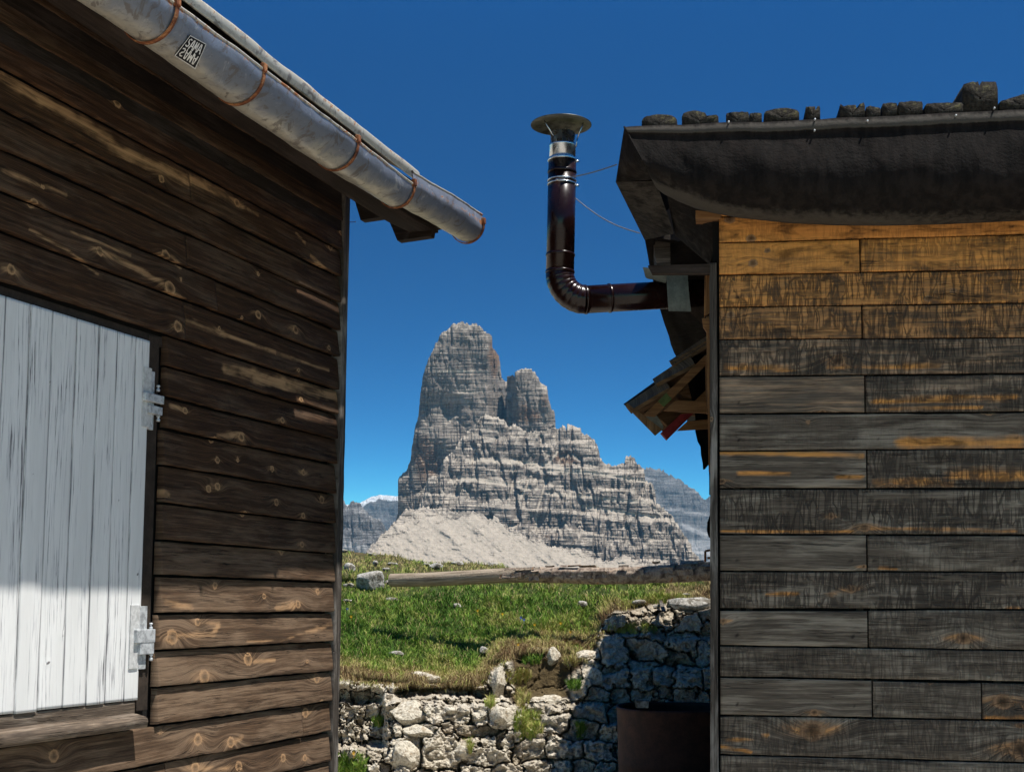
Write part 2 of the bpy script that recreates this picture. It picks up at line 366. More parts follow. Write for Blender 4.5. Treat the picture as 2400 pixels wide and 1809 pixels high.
# mountain rock: v = (band height, crack coordinate, scree)
def rockmat(name, grey, light, brown, sc, snow=False, px=.65):
    t = NT(name, .95, .08)
    a, h, d = t.sep(t.attr('mc').outputs['Vector']); scr = t.attr('scree').outputs['Fac']; brn = t.attr('brown').outputs['Fac']
    v = t.comb(a, h, d)
    n = t.noise(v, .02, 6, .65); n2 = t.noise(v, .16, 5, .7)
    band = t.noise(t.comb(t.math('MULTIPLY', a, .012), t.math('MULTIPLY', h, .17), 1), 1, 5, .68, .25)
    band2 = t.noise(t.comb(t.math('MULTIPLY', a, .03), t.math('MULTIPLY', h, .55), 4), 1, 3, .6, .3)
    vert = t.noise(t.comb(t.math('MULTIPLY', a, .16), t.math('MULTIPLY', h, .018), t.math('MULTIPLY', d, .05)), 1, 5, .65)
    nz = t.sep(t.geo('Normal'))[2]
    c = t.mix(t.remap(t.math('ADD', t.math('MULTIPLY', band, .6), t.math('MULTIPLY', vert, .4)), .36, .62), tuple(.50*x for x in grey), grey)
    c = t.mix(t.math('MULTIPLY', t.remap(band2, .5, .7), .3), c, light)
    c = t.mix(t.math('MULTIPLY', t.remap(t.math('ADD', brn, t.math('MULTIPLY', t.math('SUBTRACT', n, .5), 1.4)), .35, .8), .85), c, t.mix(vert, tuple(.5*x for x in brown), brown))
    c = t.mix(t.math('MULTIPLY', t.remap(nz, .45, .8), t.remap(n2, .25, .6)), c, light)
    c = t.mix(t.remap(scr, .35, .65), c, t.mix(t.remap(n2, .35, .75), tuple(.66*x for x in light), tuple(.90*x for x in light)))
    if snow: c = t.mix(t.remap(t.attr('snow').outputs['Fac'], .4, .6), c, (.95, .96, .98))
    hh = t.math('ADD', t.math('ADD', t.math('MULTIPLY', band, .9), t.math('MULTIPLY', n2, .7)), t.math('ADD', t.math('MULTIPLY', vert, .9), band2))
    ce = t.voro(t.comb(t.math('ADD', t.math('MULTIPLY', a, .075), t.math('MULTIPLY', n, 1.6)), t.math('ADD', t.math('MULTIPLY', h, .022), t.math('MULTIPLY', n2, .5)), 1), 1, 'DISTANCE_TO_EDGE', 1)
    bl = t.noise(t.comb(t.math('MULTIPLY', a, .02), t.math('MULTIPLY', h, .30), 9), 1, 3, .6, .4)
    dk = t.math('MAXIMUM', t.math('MULTIPLY', t.math('SUBTRACT', 1, t.remap(ce, .0, .07)), .8), t.math('SUBTRACT', 1, t.remap(t.math('ABSOLUTE', t.math('SUBTRACT', bl, .5)), 0, .03)))
    dk = t.math('MULTIPLY', t.math('MULTIPLY', dk, t.remap(n, .35, .6)), t.math('SUBTRACT', 1, t.remap(scr, .2, .6)))
    c = t.mix(t.math('MULTIPLY', dk, .6), c, tuple(.28*x for x in grey))
    hh = t.math('SUBTRACT', hh, t.math('MULTIPLY', dk, .8))
    return t.done(c, t.n('ShaderNodeBump', {'Strength': t.remap(scr, .2, .8, .95, .35), 'Distance': sc, 'Height': hh}).outputs[0])
M['mtn'] = rockmat('dolomite rock face', (.245, .208, .175), (.42, .365, .295), (.25, .145, .085), 3.0)
M['far'] = rockmat('distant rock face', (.25, .24, .235), (.40, .385, .37), (.23, .18, .15), 7.0, True)  # rock colours lightened to paint extra haze onto the far ranges
SUN = 5.0; SAT = 1.28; SKYTINT = (.42, 1.0, .84, 1); EXPO = .60; HAZE = 3.8e-5; ZLO = -.105; ZHI = 2.45; GAM = 1.38; SKY = .057
# ------------------------------------------------------------ frames of the two huts
class Frame:
    """vertical wall plane through pixel (px,py) at depth Y; e along (horizontal), n outward (to the camera side)"""
    def __init__(s, px, py, Y, e, n):
        s.o = at(px, py, Y).copy(); s.o[2] = EYE; s.e = np.array([*e, 0.0]); s.n = np.array([*n, 0.0])
    def w(s, t, g, h):
        t, g, h = np.broadcast_arrays(np.asarray(t, float), np.asarray(g, float), np.asarray(h, float))
        p = s.o+t[..., None]*s.e+g[..., None]*s.n
        p[..., 2] += h
        return p
    def px(s, px, py, g=0.0):
        """pixel -> (t,h) on the plane g"""
        r = ray(px, py); c = np.array([0, 0, EYE]); q = s.o+g*s.n-c
        k = (q@s.n)/(r@s.n); p = c+r*np.asarray(k)[..., None]
        return (p-s.o)@s.e, p[..., 2]-EYE
    def pt(s, px, py, t):
        """pixel -> (g,h) on the cross plane t"""
        r = ray(px, py); c = np.array([0, 0, EYE]); q = s.o+t*s.e-c
        k = (q@s.e)/(r@s.e); p = c+r*np.asarray(k)[..., None]
        return (p-s.o)@s.n, p[..., 2]-EYE
al = math.atan(1149/F)
LF = Frame(776, 1400, 7.0, (math.sin(al), math.cos(al)), (math.cos(al), -math.sin(al)))
ar = math.atan2(18900, F); ar = math.pi/2-ar
RF = Frame(1688, 1400, 6.0, (math.cos(ar), -math.sin(ar)), (-math.sin(ar), -math.cos(ar)))
def fbox(fr, t0, t1, h0, h1, g0, g1, bev=.003, bm=None):
    c = [(t0, h0), (t1, h0), (t1, h1), (t0, h1)]
    return hexa([fr.w(a, g1, b) for a, b in c]+[fr.w(a, g0, b) for a, b in c], bev, bm)
def segd(T, H, a, b):
    ax, ay = a; bx, by = b; dx, dy = bx-ax, by-ay
    k = np.clip(((T-ax)*dx+(H-ay)*dy)/(dx*dx+dy*dy+1e-9), 0, 1)
    return np.hypot(T-ax-k*dx, H-ay-k*dy)
def plank(mb, fr, tl, tr, hb, ht, g=0.0, lap=0.0, th=.02, res=.012, knots=(), pale=(), pl=0.0, ck=0.0, seed=0, wob=.0025, nv=15, vert=False, autok=0, edge=None, stains=()):
    """tl,tr: along limits; hb,ht: (at tl, at tr) across limits. knots: (t,h,r) ; pale: ((t,h),(t,h),w)"""
    nt = max(6, int((tr-tl)/res))
    tt = np.linspace(tl, tr, nt); tt = np.concatenate([[tl], tt, [tr]])
    k = (tt-tl)/(tr-tl)
    B = hb[0]+(hb[1]-hb[0])*k + (fbm(tt*3.1, seed*7.3, 0, 3, seed)-.5)*wob*2.2 + (vn(tt*22, seed, 0, seed+3)-.5)*wob*.7
    Tp = ht[0]+(ht[1]-ht[0])*k + (fbm(tt*3.1, seed*5.1+9, 0, 3, seed+5)-.5)*wob*2.2
    f = np.concatenate([[0, 0], (1-np.cos(np.linspace(0, np.pi, nv)))/2, [1, 1]])
    dep = np.concatenate([[1, .25], np.zeros(nv), [.25, 1]])
    Tm, Fm = np.meshgrid(tt, f); H = B[None]+(Tp-B)[None]*Fm
    cup = .0022*(1-(2*Fm-1)**2)*(2*vn(tt*1.5, seed)-.8)[None]
    G = g+lap*(1-Fm)+cup-th*dep[:, None]*np.ones_like(Tm)
    rnd = 1-np.minimum(1, np.minimum(Fm, 1-Fm)*14); G -= .0022*rnd**2
    G[:, 0] = g-th; G[:, -1] = g-th
    rg = random.Random(seed*13+5); kn = list(knots)
    for _ in range(autok):
        kn.append((rg.uniform(tl, tr), rg.uniform(min(hb), max(ht)), rg.uniform(.008, .017)))
    gr = H+(fbm(Tm*1.1, H*5, seed*3.3, 3, seed+8)-.5)*.035+(vn(Tm*4, H*14, seed, seed)-.5)*.008
    KN = np.zeros_like(H); PL = np.full_like(H, pl)
    for (kt, kh, kr) in kn:
        dt = (Tm-kt)/1.25; dh = H-kh; d = np.hypot(dt, dh)
        sg = 1 if kh > (hb[0]+ht[0])/2 else -1
        gr = gr+sg*kr*2.1*np.exp(-(np.hypot(dt/1.6, dh)/(kr*1.9))**2)
        KN = np.maximum(KN, np.clip(1-d/(kr*1.6), 0, 1)); G += .003*np.exp(-(d/(kr*1.2))**2)
        if kr > .009: PL = np.maximum(PL, .55*np.exp(-(np.hypot(dt/3.2, dh)/(kr*1.0))**2))
    for (kt, kh, kr) in stains:
        sv_ = np.exp(-(((Tm-kt)/(kr*2.4))**2+((H-kh)/kr)**2)); KN = np.where((sv_ > .12) & (KN < .1), -sv_, KN)
    for (a, b, w) in pale:
        d = segd(Tm, H, a, b)+(fbm(Tm*18, H*60, 0, 3, 77)-.5)*w*1.0
        PL = np.maximum(PL, .92*np.exp(-(np.maximum(d, 0)/(w*1.0))**2)*(.45+.85*vn(Tm*7, H*30, 4.4)))
    ro = seed*1.37
    wc = np.stack([Tm+ro, gr+ro*.37, H+ro*.11], -1)
    ckk = np.full_like(H, ck) if edge is None else np.clip(1-np.minimum(H-B[None], Tp[None]-H)/edge, 0, 1)
    wp = np.stack([PL, ckk, KN], -1)
    if vert: P = fr.w(H, G, Tm)
    else: P = fr.w(Tm, G, H)
    mb.grid(P, {'wc': wc, 'wp': wp}, flip=vert)
# ============================================================ LEFT HUT
lh = empty('wooden_hut', tuple(LF.w(-1.5, -1.5, -1.6)), 'dark brown weathered plank hut on the left, with white door and old metal gutter', 'hut')
Lb = [276, 330, 375, 442, 509, 576, 641, 703, 770, 834, 912, 970, 1029, 1089, 1158, 1229, 1299, 1365, 1436, 1504, 1573, 1644, 1715, 1784, 1855, 1930]
hL = [float(LF.px(771, y)[1]) for y in Lb]     # heights of the board joints
LK = [(15.6, 633, 12), (225, 590, 11), (388, 676, 16), (407, 766, 13), (598, 738, 10), (686, 773, 10), (764, 816, 6), (507, 771, 5), (493, 1031, 8), (556, 1025, 10), (503, 1078, 8),
      (632, 1099, 7), (706, 1107, 7), (505, 1140, 9), (565, 1204, 7), (641, 1177, 8), (751, 1171, 9), (702, 1208, 7), (394, 1492, 17), (457, 1457, 9), (576, 1544, 14), (469, 1584, 16),
      (738, 1588, 11), (713, 1669, 11), (457, 1732, 13), (532, 1738, 12), (453, 1798, 13), (553, 1794, 11), (657, 1775, 9), (269, 242, 12), (369, 421, 9), (550, 476, 10), (378, 600, 13), (69, 478, 11), (120, 1770, 14), (613, 1397, 7), (690, 1415, 9), (500, 1372, 8)]
LP = [((218, 590), (262, 603), 6), ((262, 603), (372, 665), 7), ((400, 690), (447, 712), 4), ((60, 540), (150, 590), 4), ((150, 590), (225, 642), 3), ((-30, 165), (90, 225), 26), ((90, 225), (250, 330), 22), ((250, 345), (432, 425), 15),
      ((445, 420), (520, 455), 16), ((520, 455), (600, 505), 6), ((520, 868), (600, 880), 13), ((590, 882), (782, 930), 19), ((430, 752), (520, 785), 9), ((520, 785), (640, 825), 5), ((640, 830), (764, 868), 5),
      ((395, 950), (430, 962), 7), ((500, 1020), (560, 1018), 9), ((390, 600), (420, 628), 5), ((407, 1492), (453, 1486), 6), ((453, 1486), (490, 1486), 7), ((490, 1486), (508, 1462), 8), ((465, 1457), (505, 1462), 6), ((569, 1502), (653, 1500), 4), ((653, 1500), (711, 1480), 4), ((711, 1480), (778, 1462), 7),
      ((590, 1550), (640, 1545), 5), ((720, 600), (760, 640), 7), ((710, 570), (690, 545), 5), ((640, 1424), (680, 1420), 12), ((380, 1410), (440, 1424), 8), ((460, 1800), (560, 1799), 4), ((370, 1150), (385, 1160), 8), ((530, 1745), (560, 1725), 8), ((0, 400), (150, 460), 5), ((160, 540), (300, 600), 4)]
def mapk(fr, K): return [(float(fr.px(x, y)[0]), float(fr.px(x, y)[1]), r/F*(fr.px(x, y)[0]*fr.e[1]+fr.o[1])*1.0) for x, y, r in K]
def mapp(fr, Ps): return [(tuple(float(v) for v in fr.px(*a)), tuple(float(v) for v in fr.px(*b)), w/F*6.0) for a, b, w in Ps]
LKm, LPm = mapk(LF, LK), mapp(LF, LP)
tdoor = float(LF.px(374, 1200)[0]); tL = -3.3
joints = {6: 435, 5: 425, 4: 505, 8: 424, 7: 500, 22: 388, 3: 380}
mb = MB()
jl = {3: [], 5: [436], 7: [428], 9: [424], 8: [500], 22: [388], 21: [705]}
for i in range(len(hL)-1):
    h1, h0 = hL[i], hL[i+1]
    lo = tL
    if 10 <= i < 21: lo = tdoor+.006*math.sin(i*2.3)
    cuts = [lo]+[float(LF.px(x, Lb[i])[0]) for x in jl.get(i, [])]+[.0]
    for q in range(len(cuts)-1):
        a, b = cuts[q], cuts[q+1]-(.004 if q < len(cuts)-2 else 0)
        kk = [k for k in LKm if a < k[0] < b and h0-.01 < k[1] < h1+.01]
        pp = [p for p in LPm if max(p[0][0], p[1][0]) > a-.1 and min(p[0][0], p[1][0]) < b+.1 and max(p[0][1], p[1][1]) > h0-.02 and min(p[0][1], p[1][1]) < h1+.02 and h0-.01 < (p[0][1]+p[1][1])/2 < h1+.01]
        sd = 100+i*5+q
        plank(mb, LF, a, b, (h0+.009, h0+.009), (h1-.001, h1-.001), g=.002+.004*random.random(), lap=.019, th=.022, knots=kk, pale=pp, pl=.06*random.random(), seed=sd, wob=.0045, ck=float(sm(12, 18, float(i)))*(.45+.3*random.random()), autok=1 if (b-a) > .6 else 0)
mb.build('plank_wall', M['brown'], lh)
# backing, other walls
bm = bmesh.new()
fbox(LF, tL, -.02, -1.6, 2.25, -3.2, -.03, 0, bm)
bmobj('wall_core', bm, M['black'], lh)
# corner post
mb = MB()
hb0 = -1.6
plank(mb, LF, -1.6, 2.25, (-.004, -.001), (.060, .064), g=.030, th=.06, pl=.0, seed=401, vert=True, wob=.004, nv=9, knots=[(-1.0, .03, .006)])
class Sub(Frame):
    def __init__(s, o, e, n): s.o = o; s.e = e; s.n = n
SF = Sub(LF.w(.066, .028, 0.0).copy(), -LF.n, LF.e)
plank(mb, SF, -1.6, 2.25, (.0, .0), (.10, .10), g=0, th=.03, seed=402, vert=True, wob=.004, nv=9)
post = mb.build('corner_post', M['post'], lh)
bm = bmesh.new()
p0 = LF.w(.066, .02, LF.px(822, 530)[1]); 
tube('nail', [LF.w(.06, .02, LF.px(822, 530)[1]), LF.w(.06, .062, LF.px(822, 530)[1]-.003), LF.w(.06, .066, LF.px(822, 530)[1]-.003)], [.0014, .0014, .004], M['rust'], post, 8)
# white door
gD = .004
drx = [-28, 10, 70, 122, 180, 233, 276, 320, 352.5]
tds = [float(LF.px(x, 800, gD)[0]) for x in drx]
hdt = float(LF.px(355, 801, gD)[1]); hdb = float(LF.px(322, 1638, gD)[1])
door = MB()
DK = [(60, 893, 3), (114, 894, 3), (290, 837, 3), (75, 1112, 5), (275, 1170, 4), (193, 1035, 3), (145, 1487, 4), (98, 1525, 3), (110, 1552, 3), (31, 1470, 4), (23, 1210, 5), (320, 1344, 4), (240, 1260, 3)]
for i in range(len(tds)-1):
    a, b = tds[i], tds[i+1]-.0022
    kk = [(k[1], k[0], k[2]*.8) for k in mapk(LF, DK) if a < k[0] < b]
    plank(door, LF, hdb-.006*random.random(), hdt, (a, a), (b, b), g=gD+.0025*random.random(), th=.03, seed=300+i, knots=kk, vert=True, wob=.002, nv=11, edge=.012)
drm = door.build('door', M['white'], lh)
# dark frame to the right of the door + lintel
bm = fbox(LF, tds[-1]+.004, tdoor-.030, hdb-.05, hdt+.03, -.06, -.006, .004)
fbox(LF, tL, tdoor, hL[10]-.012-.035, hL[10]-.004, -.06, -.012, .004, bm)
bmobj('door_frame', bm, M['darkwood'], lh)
mb = MB()   # threshold plank and sill
hs_t = float(LF.px(342, 1677, .07)[1]); hs_b = float(LF.px(363, 1692, .07)[1])
plank(mb, LF, tL, float(LF.px(316, 1650)[0]), (hs_t-.02, hs_t-.02), (hdb-.008, hdb-.008), g=.0, th=.03, seed=451, wob=.003)
mb.build('threshold', M['sill'], lh)
ts1 = float(LF.px(345, 1690, .07)[0])
mb = MB()
nt = 160; tt = np.linspace(tL, ts1, nt)
prof = [(-.03, .012), (.02, .006), (.062, -.004), (.072, -.012), (.074, -.022), (.070, -.046), (.02, -.050)]
P = np.array([[LF.w(x, g+.003*(vn(x*9, 3)-.5), hs_t+h+.004*(fbm(x*4, g*9, 0, 3, 9)-.5)) for x in tt] for g, h in prof])
al_ = np.stack([np.broadcast_to(tt, (7, nt)), np.array([[h+g for g, h in prof]]).T+0*tt, np.array([[h+g for g, h in prof]]).T+0*tt], -1)
mb.grid(P, {'wc': al_+3.3, 'wp': np.zeros((7, nt, 3))}, flip=True)
e0 = P[:, -1]; mb.raw(np.concatenate([e0, [e0.mean(0)]]), T=[(i, i+1, 7) for i in range(6)], attrs={'wc': np.full((8, 3), 3.3), 'wp': np.zeros((8, 3))})
mb.build('sill', M['sill'], lh)
# hinges
def hinge(lp):
    r = []
    def R(x0, x1, y0, y1, g0, g1, bv=.0015):
        t0, h1 = LF.px(x0, y0, g1); t1, h0 = LF.px(x1, y1, g1); return (float(t0), float(t1), float(h0), float(h1), g0, g1, bv)
    leaf, plate, strap, block, p1, p2 = lp
    o = bmobj('hinge', fbox(LF, *R(*leaf, .0, .010)), M['leaf'], drm)
    bm = fbox(LF, *R(*strap, .008, .026, .003)); bmobj('strap', bm, M['hinge'], o)
    bmobj('block', fbox(LF, *R(*block, .0, .024, .003)), M['hinge'], o)
    bmobj('plate', fbox(LF, *R(*plate, -.01, .007)), M['hinge'], o)
    for (x, y0, y1) in (p1, p2):
        mb = MB()
        t0, h0 = LF.px(x, y0, .014); t1, h1 = LF.px(x, y1, .014)
        hs = np.linspace(h1, h0, 7); rr = [.0065, .0085, .0085, .0045, .0045, .0085, .007]
        tube('', [LF.w(t0, .014, q) for q in hs], rr, None, mb=mb, seg=12)
        mb.build('pin', M['hinge'], o)
    # screw heads
    return o
hinge(((337, 352, 858, 1003), (350, 359, 868, 1008), (342, 385, 918, 948), (352, 381, 948, 974), (371, 903, 918), (371, 974, 988)))
hinge(((308, 324, 1417, 1566), (329, 341, 1420, 1567), (322, 364, 1475, 1505), (330, 361, 1505, 1532), (354, 1459, 1475), (354, 1532, 1548)))
# ---------------- gutter (two lengths), brackets, sticker
GC = .64; GR = .104
rimpts = [(158, -166), (423, 29), (646, 188), (842, 346), (924, 406), (983, 430)]
def rimline():
    out = []
    for x, y in [(423, 25), (646, 186), (842, 342), (924, 400), (983, 436)]:
        t, h = LF.px(x, y, GC+GR); out.append((float(t), float(h)))
    return out
RL = rimline(); rt_, rh_ = np.array([r[0] for r in RL]), np.array([r[1] for r in RL])
kf = np.polyfit(rt_, rh_, 1)
def rimh(t): return np.polyval(kf, t)+.014*(vn(np.asarray(t)*1.4, 2.2)-.5)
def grad(t): return GR*(1-.20*sm(-1.5, -.15, np.asarray(t, float)))
tG1 = float(LF.px(983, 436, GC+GR)[0]); tG2 = float(LF.px(1140, 500, GC+GR)[0])
def gut(t0, t1, n, r0, r1, seed, lift=0.0, open_=0.0, dh=0.0, dh0=0.0):
    tt = np.linspace(t0, t1, n); mb = MB()
    ph = np.linspace(-.12-open_, math.pi+.10, 34)
    Tm, Pm = np.meshgrid(tt, ph)
    k = (Tm-t0)/(t1-t0); R_ = (grad(Tm) if r0 is None else r0+(r1-r0)*k) + (.016*(fbm(Tm*2.3, Pm*1.1, seed, 3, seed)-.5))+.0045*(fbm(Tm*14, Pm*3, seed, 2, seed+4)-.5)
    hh = rimh(Tm)+dh*k+dh0
    for s in (0, 1):
        r = R_-s*.0035-.010*np.exp(-(((Tm+1.35)/.09)**2+((Pm-1.0)/.5)**2))-.012*np.exp(-(((Tm+.55)/.12)**2+((Pm-.6)/.4)**2))
        G = GC+r*np.cos(Pm); H = hh-r*np.sin(Pm)*(1.0)+lift*np.clip(-Pm, 0, 1)
        rust = np.clip(.55-np.abs(Pm+.05)*3.2, 0, 1)*(.2+1.1*fbm(Tm*3, 1, 0, 3, seed+9))+.5*np.exp(-((Tm-t1)/.04)**2)+.35*np.exp(-((Tm-t0)/.05)**2)
        low = Pm/math.pi*1.3
        mb.grid(LF.w(Tm, G, H), {'rust': rust, 'low': low}, flip=bool(s))
    # rolled outer lip
    a = np.linspace(0, 2*math.pi, 9)[:-1]
    Ta, Aa = np.meshgrid(tt, a, indexing='ij'); ra = R_[0][:, None]
    p0 = -.12-open_
    G = GC+ra*math.cos(p0)+.006*np.cos(Aa); H = rimh(Ta)+dh0+dh*((Ta-t0)/(t1-t0))-ra*math.sin(p0)+.006*np.sin(Aa)+lift*(.12+open_)+.002*(vn(Ta*20, 5)-.5)
    mb.grid(LF.w(Ta, G, H), {'rust': np.clip(1.6*fbm(Ta*3.2, 4, 0, 3, 31)-.45, 0, 1)+0*Aa, 'low': 1.0+0*Aa}, wrap=True, flip=True)
    return mb
gut1 = gut(-4.2, tG1, 260, None, None, 3)
g2 = gut(tG1-.03, tG2, 70, GR*.84, GR*.84, 8, lift=.05, open_=.30, dh=.050, dh0=.020)
for k in range(len(g2.V)): gut1.raw(g2.V[k], g2.Q[k]-0 if k == 0 else None) if False else None
gm = gut1
off = gm.n
for Vv in g2.V: gm.V.append(Vv)
for Qq in g2.Q: gm.Q.append(Qq+off)
for kk_ in g2.A: gm.A[kk_] += g2.A[kk_]
gm.n += g2.n
gutter = gm.build('gutter', M['galv'], lh)
def bracket(t, w=.016, skew=0.0, r=None, dh=0.0):
    r = float(grad(t))+.004 if r is None else r
    ph = np.linspace(-.35, math.pi+.3, 40); n = len(ph)
    tt = t+skew*(ph/math.pi)
    rows = []
    for dt, dr in ((-w/2, 0), (-w/2, .005), (w/2, .005), (w/2, 0), (-w/2, 0)):
        rr = r+dr; rows.append(LF.w(tt+dt, GC+rr*np.cos(ph), rimh(t)+dh-rr*np.sin(ph)))
    mb = MB(); mb.grid(np.array(rows), flip=True)
    # hook clip on the rim
    o = mb.build('bracket', M['rust'], gutter)
    bm = fbox(LF, t-.012, t+.012, rimh(t)+dh+.002, rimh(t)+dh+.035, GC+r-.010, GC+r+.010, .004)
    bmobj('clip', bm, M['rust'], None)
    c = bpy.data.objects['clip']; me = c.data; bpy.data.objects.remove(c)
    # join the clip into the bracket mesh
    bm = bmesh.new(); bm.from_mesh(o.data); bm.from_mesh(me); bm.to_mesh(o.data); bm.free(); bpy.data.meshes.remove(me)
    return o
for x, y in ((412, 22), (616, 168), (838, 338), (976, 432)):
    bracket(float(LF.px(x, y, GC+GR)[0]))
bracket(tG2-.012, r=GR*.84+.006, dh=.068)
# sticker
def gpix(px, py):
    """ray from the camera to the gutter's round face"""
    ph = np.linspace(.0, 1.9, 400); best = None
    c = np.array([0, 0, EYE]); r = ray(px, py)
    k = np.linspace(3.0, 7.5, 1800); P = c+r*k[:, None]
    g = (P-LF.o)@LF.n; h = P[:, 2]-EYE; t = (P-LF.o)@LF.e
    d = np.hypot(g-GC, h-rimh(t)); i = int(np.argmax(d < GR))
    a = math.atan2(-(h[i]-rimh(t[i])), g[i]-GC); return t[i], a
SQ = [(442, 81), (480, 102), (457, 159), (408, 127)]
def sq(u, v, lift):
    (ax, ay), (bx, by), (cx, cy), (dx, dy) = SQ
    x = (1-v)*((1-u)*ax+u*bx)+v*((1-u)*dx+u*cx); y = (1-v)*((1-u)*ay+u*by)+v*((1-u)*dy+u*cy)
    t, a = gpix(x, y); r = GR+lift
    return LF.w(t, GC+r*math.cos(a), rimh(t)-r*math.sin(a))
n = 12; P = np.array([[sq(i/(n-1), j/(n-1), .0045) for i in range(n)] for j in range(n)])
mb = MB(); mb.grid(P, flip=True); stk = mb.build('sticker', M['sticker'], gutter)
GL = {'S': [[(.9, .08), (.5, 0), (.15, .18), (.35, .42), (.75, .58), (.85, .82), (.5, 1), (.08, .9)]],
      'A': [[(.0, 1), (.38, 0), (.62, 0), (1, 1)], [(.2, .64), (.8, .64)]], 'M': [[(.0, 1), (.12, 0), (.5, .7), (.88, 0), (1, 1)]]}
mb = MB()
def stroke(a, b, w=.022):
    d = np.array(b)-np.array(a); L = np.hypot(*d)+1e-9; d = d/L; nn = np.array([-d[1], d[0]])*w; a = np.array(a)-d*w*.6; b = np.array(b)+d*w*.6
    m = 4; pts = np.array([[sq(*(a+(b-a)*i/(m-1)+s*nn), .0065) for i in range(m)] for s in (-1, 1)])
    mb.grid(pts)
for row in (0, 1):
    for li, ch in enumerate('SAMA'):
        x0 = .10+li*.205; w = .165
        for pl_ in GL[ch]:
            for a, b in zip(pl_[:-1], pl_[1:]):
                f = (lambda p: (x0+p[0]*w, .12+p[1]*(.33+.03*math.sin(li*1.1)))) if row == 0 else (lambda p: (x0+p[0]*w, .88-p[1]*(.33+.03*math.sin(li*1.1))))
                stroke(f(a), f(b))
for a, b in (((.02, .02), (.98, .02)), ((.98, .02), (.98, .98)), ((.98, .98), (.02, .98)), ((.02, .98), (.02, .02))): stroke(a, b, .014)
mb.build('lettering', M['stickerw'], None).parent = gutter
# ---------------- roof: sheet edge above the gutter, boards and fascia below it
gE = GC+.03
re = [(476, 8), (640, 133), (850, 302), (956, 386)]
pr = [LF.px(x, y, gE) for x, y in re]; kr = np.polyfit([float(p[0]) for p in pr], [float(p[1]) for p in pr], 1)
tR = float(LF.px(978, 405, gE)[0])
tt = np.linspace(-4.5, tR, 260)
def rz(t): return np.polyval(kr, t)+.010*(fbm(t*3.5, 7, 0, 3, 5)-.5)
prof = [(.0, -.045), (.006, -.028), (.012, -.008), (.004, .004), (-.03, .016), (-.6, .34), (-2.4, 1.30), (-2.4, 1.25), (-.6, .31), (-.03, -.012), (-.006, -.046), (0, -.045)]
P = np.array([LF.w(tt, gE+g+(.012*(fbm(tt*5, i*.1, 0, 2, 6)-.5) if i < 5 else 0), rz(tt)+h+(.006*(vn(tt*9, 3)-.5) if i < 4 else 0)) for i, (g, h) in enumerate(prof)])
sh = P.shape[:2]; mb = MB()
mb.grid(P, {'rust': (np.array([.25, .1, .35, .3, .1]+[0]*7)[:, None]+.3*(fbm(tt*4, 2, 0, 3, 15)-.5)[None]), 'low': np.full(sh, .9)}, flip=True)
roof = mb.build('roof', M['galv'], lh)
mb = MB()
RU = [(gE-.05, -.035, gE-.21, .058), (gE-.22, .062, gE-.40, .155), (gE-.41, .16, gE-.66, .27)]
for i, (ga, ha, gb, hb_) in enumerate(RU):
    nt = 150; tq = np.linspace(-4.4, tR-.02 if i == 0 else .085, nt)
    rows = []; w = []
    for f in (0, .5, 1): 
        rows.append(LF.w(tq, ga+(gb-ga)*f, np.polyval(kr, tq)+ha+(hb_-ha)*f-.03)); w.append(np.stack([tq+i*3.1, .2*f+0*tq+i, .2*f+0*tq], -1))
    mb.grid(np.array(rows), {'wc': np.array(w), 'wp': np.zeros((3, nt, 3))})
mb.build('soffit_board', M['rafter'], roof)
mb = MB(); tq = np.linspace(-4.2, .088, 150)  # plank added behind the gutter to keep sun off the wall by the post
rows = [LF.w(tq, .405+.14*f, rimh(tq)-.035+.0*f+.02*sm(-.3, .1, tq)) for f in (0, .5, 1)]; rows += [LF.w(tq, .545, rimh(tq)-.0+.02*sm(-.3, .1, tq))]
mb.grid(np.array(rows), {'wc': np.stack([np.broadcast_to(tq, (4, 150)), np.arange(4)[:, None]*.06+0*tq, 0*tq+np.zeros((4, 1))], -1), 'wp': np.zeros((4, 150, 3))}); mb.build('eave_filler', M['rafter'], roof)
# fascia hiding the gap between soffit and wall top, rafters under the eave
bm = fbox(LF, -4.2, .02, 1.9, 2.6, -.03, .012, .003); bmobj('eave_plank', bm, M['rafter'], roof)
# stepped rafter tail at the corner
def tail(t, th=.055):
    pts = [(790, 425), (822, 440), (845, 516), (893, 509), (912, 518), (931, 564), (1008, 553), (1012, 534), (1032, 531), (1040, 470), (900, 380), (800, 330)]
    prf = [LF.pt(x, y, t) for x, y in pts]; bm = bmesh.new()
    v0 = [bm.verts.new(tuple(LF.w(t, float(g), float(h)))) for g, h in prf]; v1 = [bm.verts.new(tuple(LF.w(t+th, float(g), float(h)))) for g, h in prf]
    bm.faces.new(v0); bm.faces.new(v1[::-1])
    for i in range(len(v0)):
        j = (i+1) % len(v0); bm.faces.new([v0[i], v0[j], v1[j], v1[i]])
    return bm
t_tail = .03
bm = tail(t_tail); o = bmobj('rafter_tail', bm, M['rafter'], roof)
def gaxis(o, axis_fr, hd=False):
    """wood coordinates for a plain mesh: along = frame n or e"""
    me = o.data; co = np.empty(len(me.vertices)*3); me.vertices.foreach_get('co', co); co = co.reshape(-1, 3)
    a = co@axis_fr; z = co[:, 2]; 
    o_ = np.cross(axis_fr, [0, 0, 1.0]); b = co@o_
    if abs(axis_fr[2]) > .7: z = co[:, 0]*.8+co[:, 1]*.6
    wc = np.stack([a, z+b*.7, z+b*.7], -1).astype(np.float32)
    me.attributes.new('wc', 'FLOAT_VECTOR', 'POINT').data.foreach_set('vector', wc.ravel())
    me.attributes.new('wp', 'FLOAT_VECTOR', 'POINT').data.foreach_set('vector', np.zeros(len(wc)*3, np.float32))
    return o
gaxis(o, LF.n)
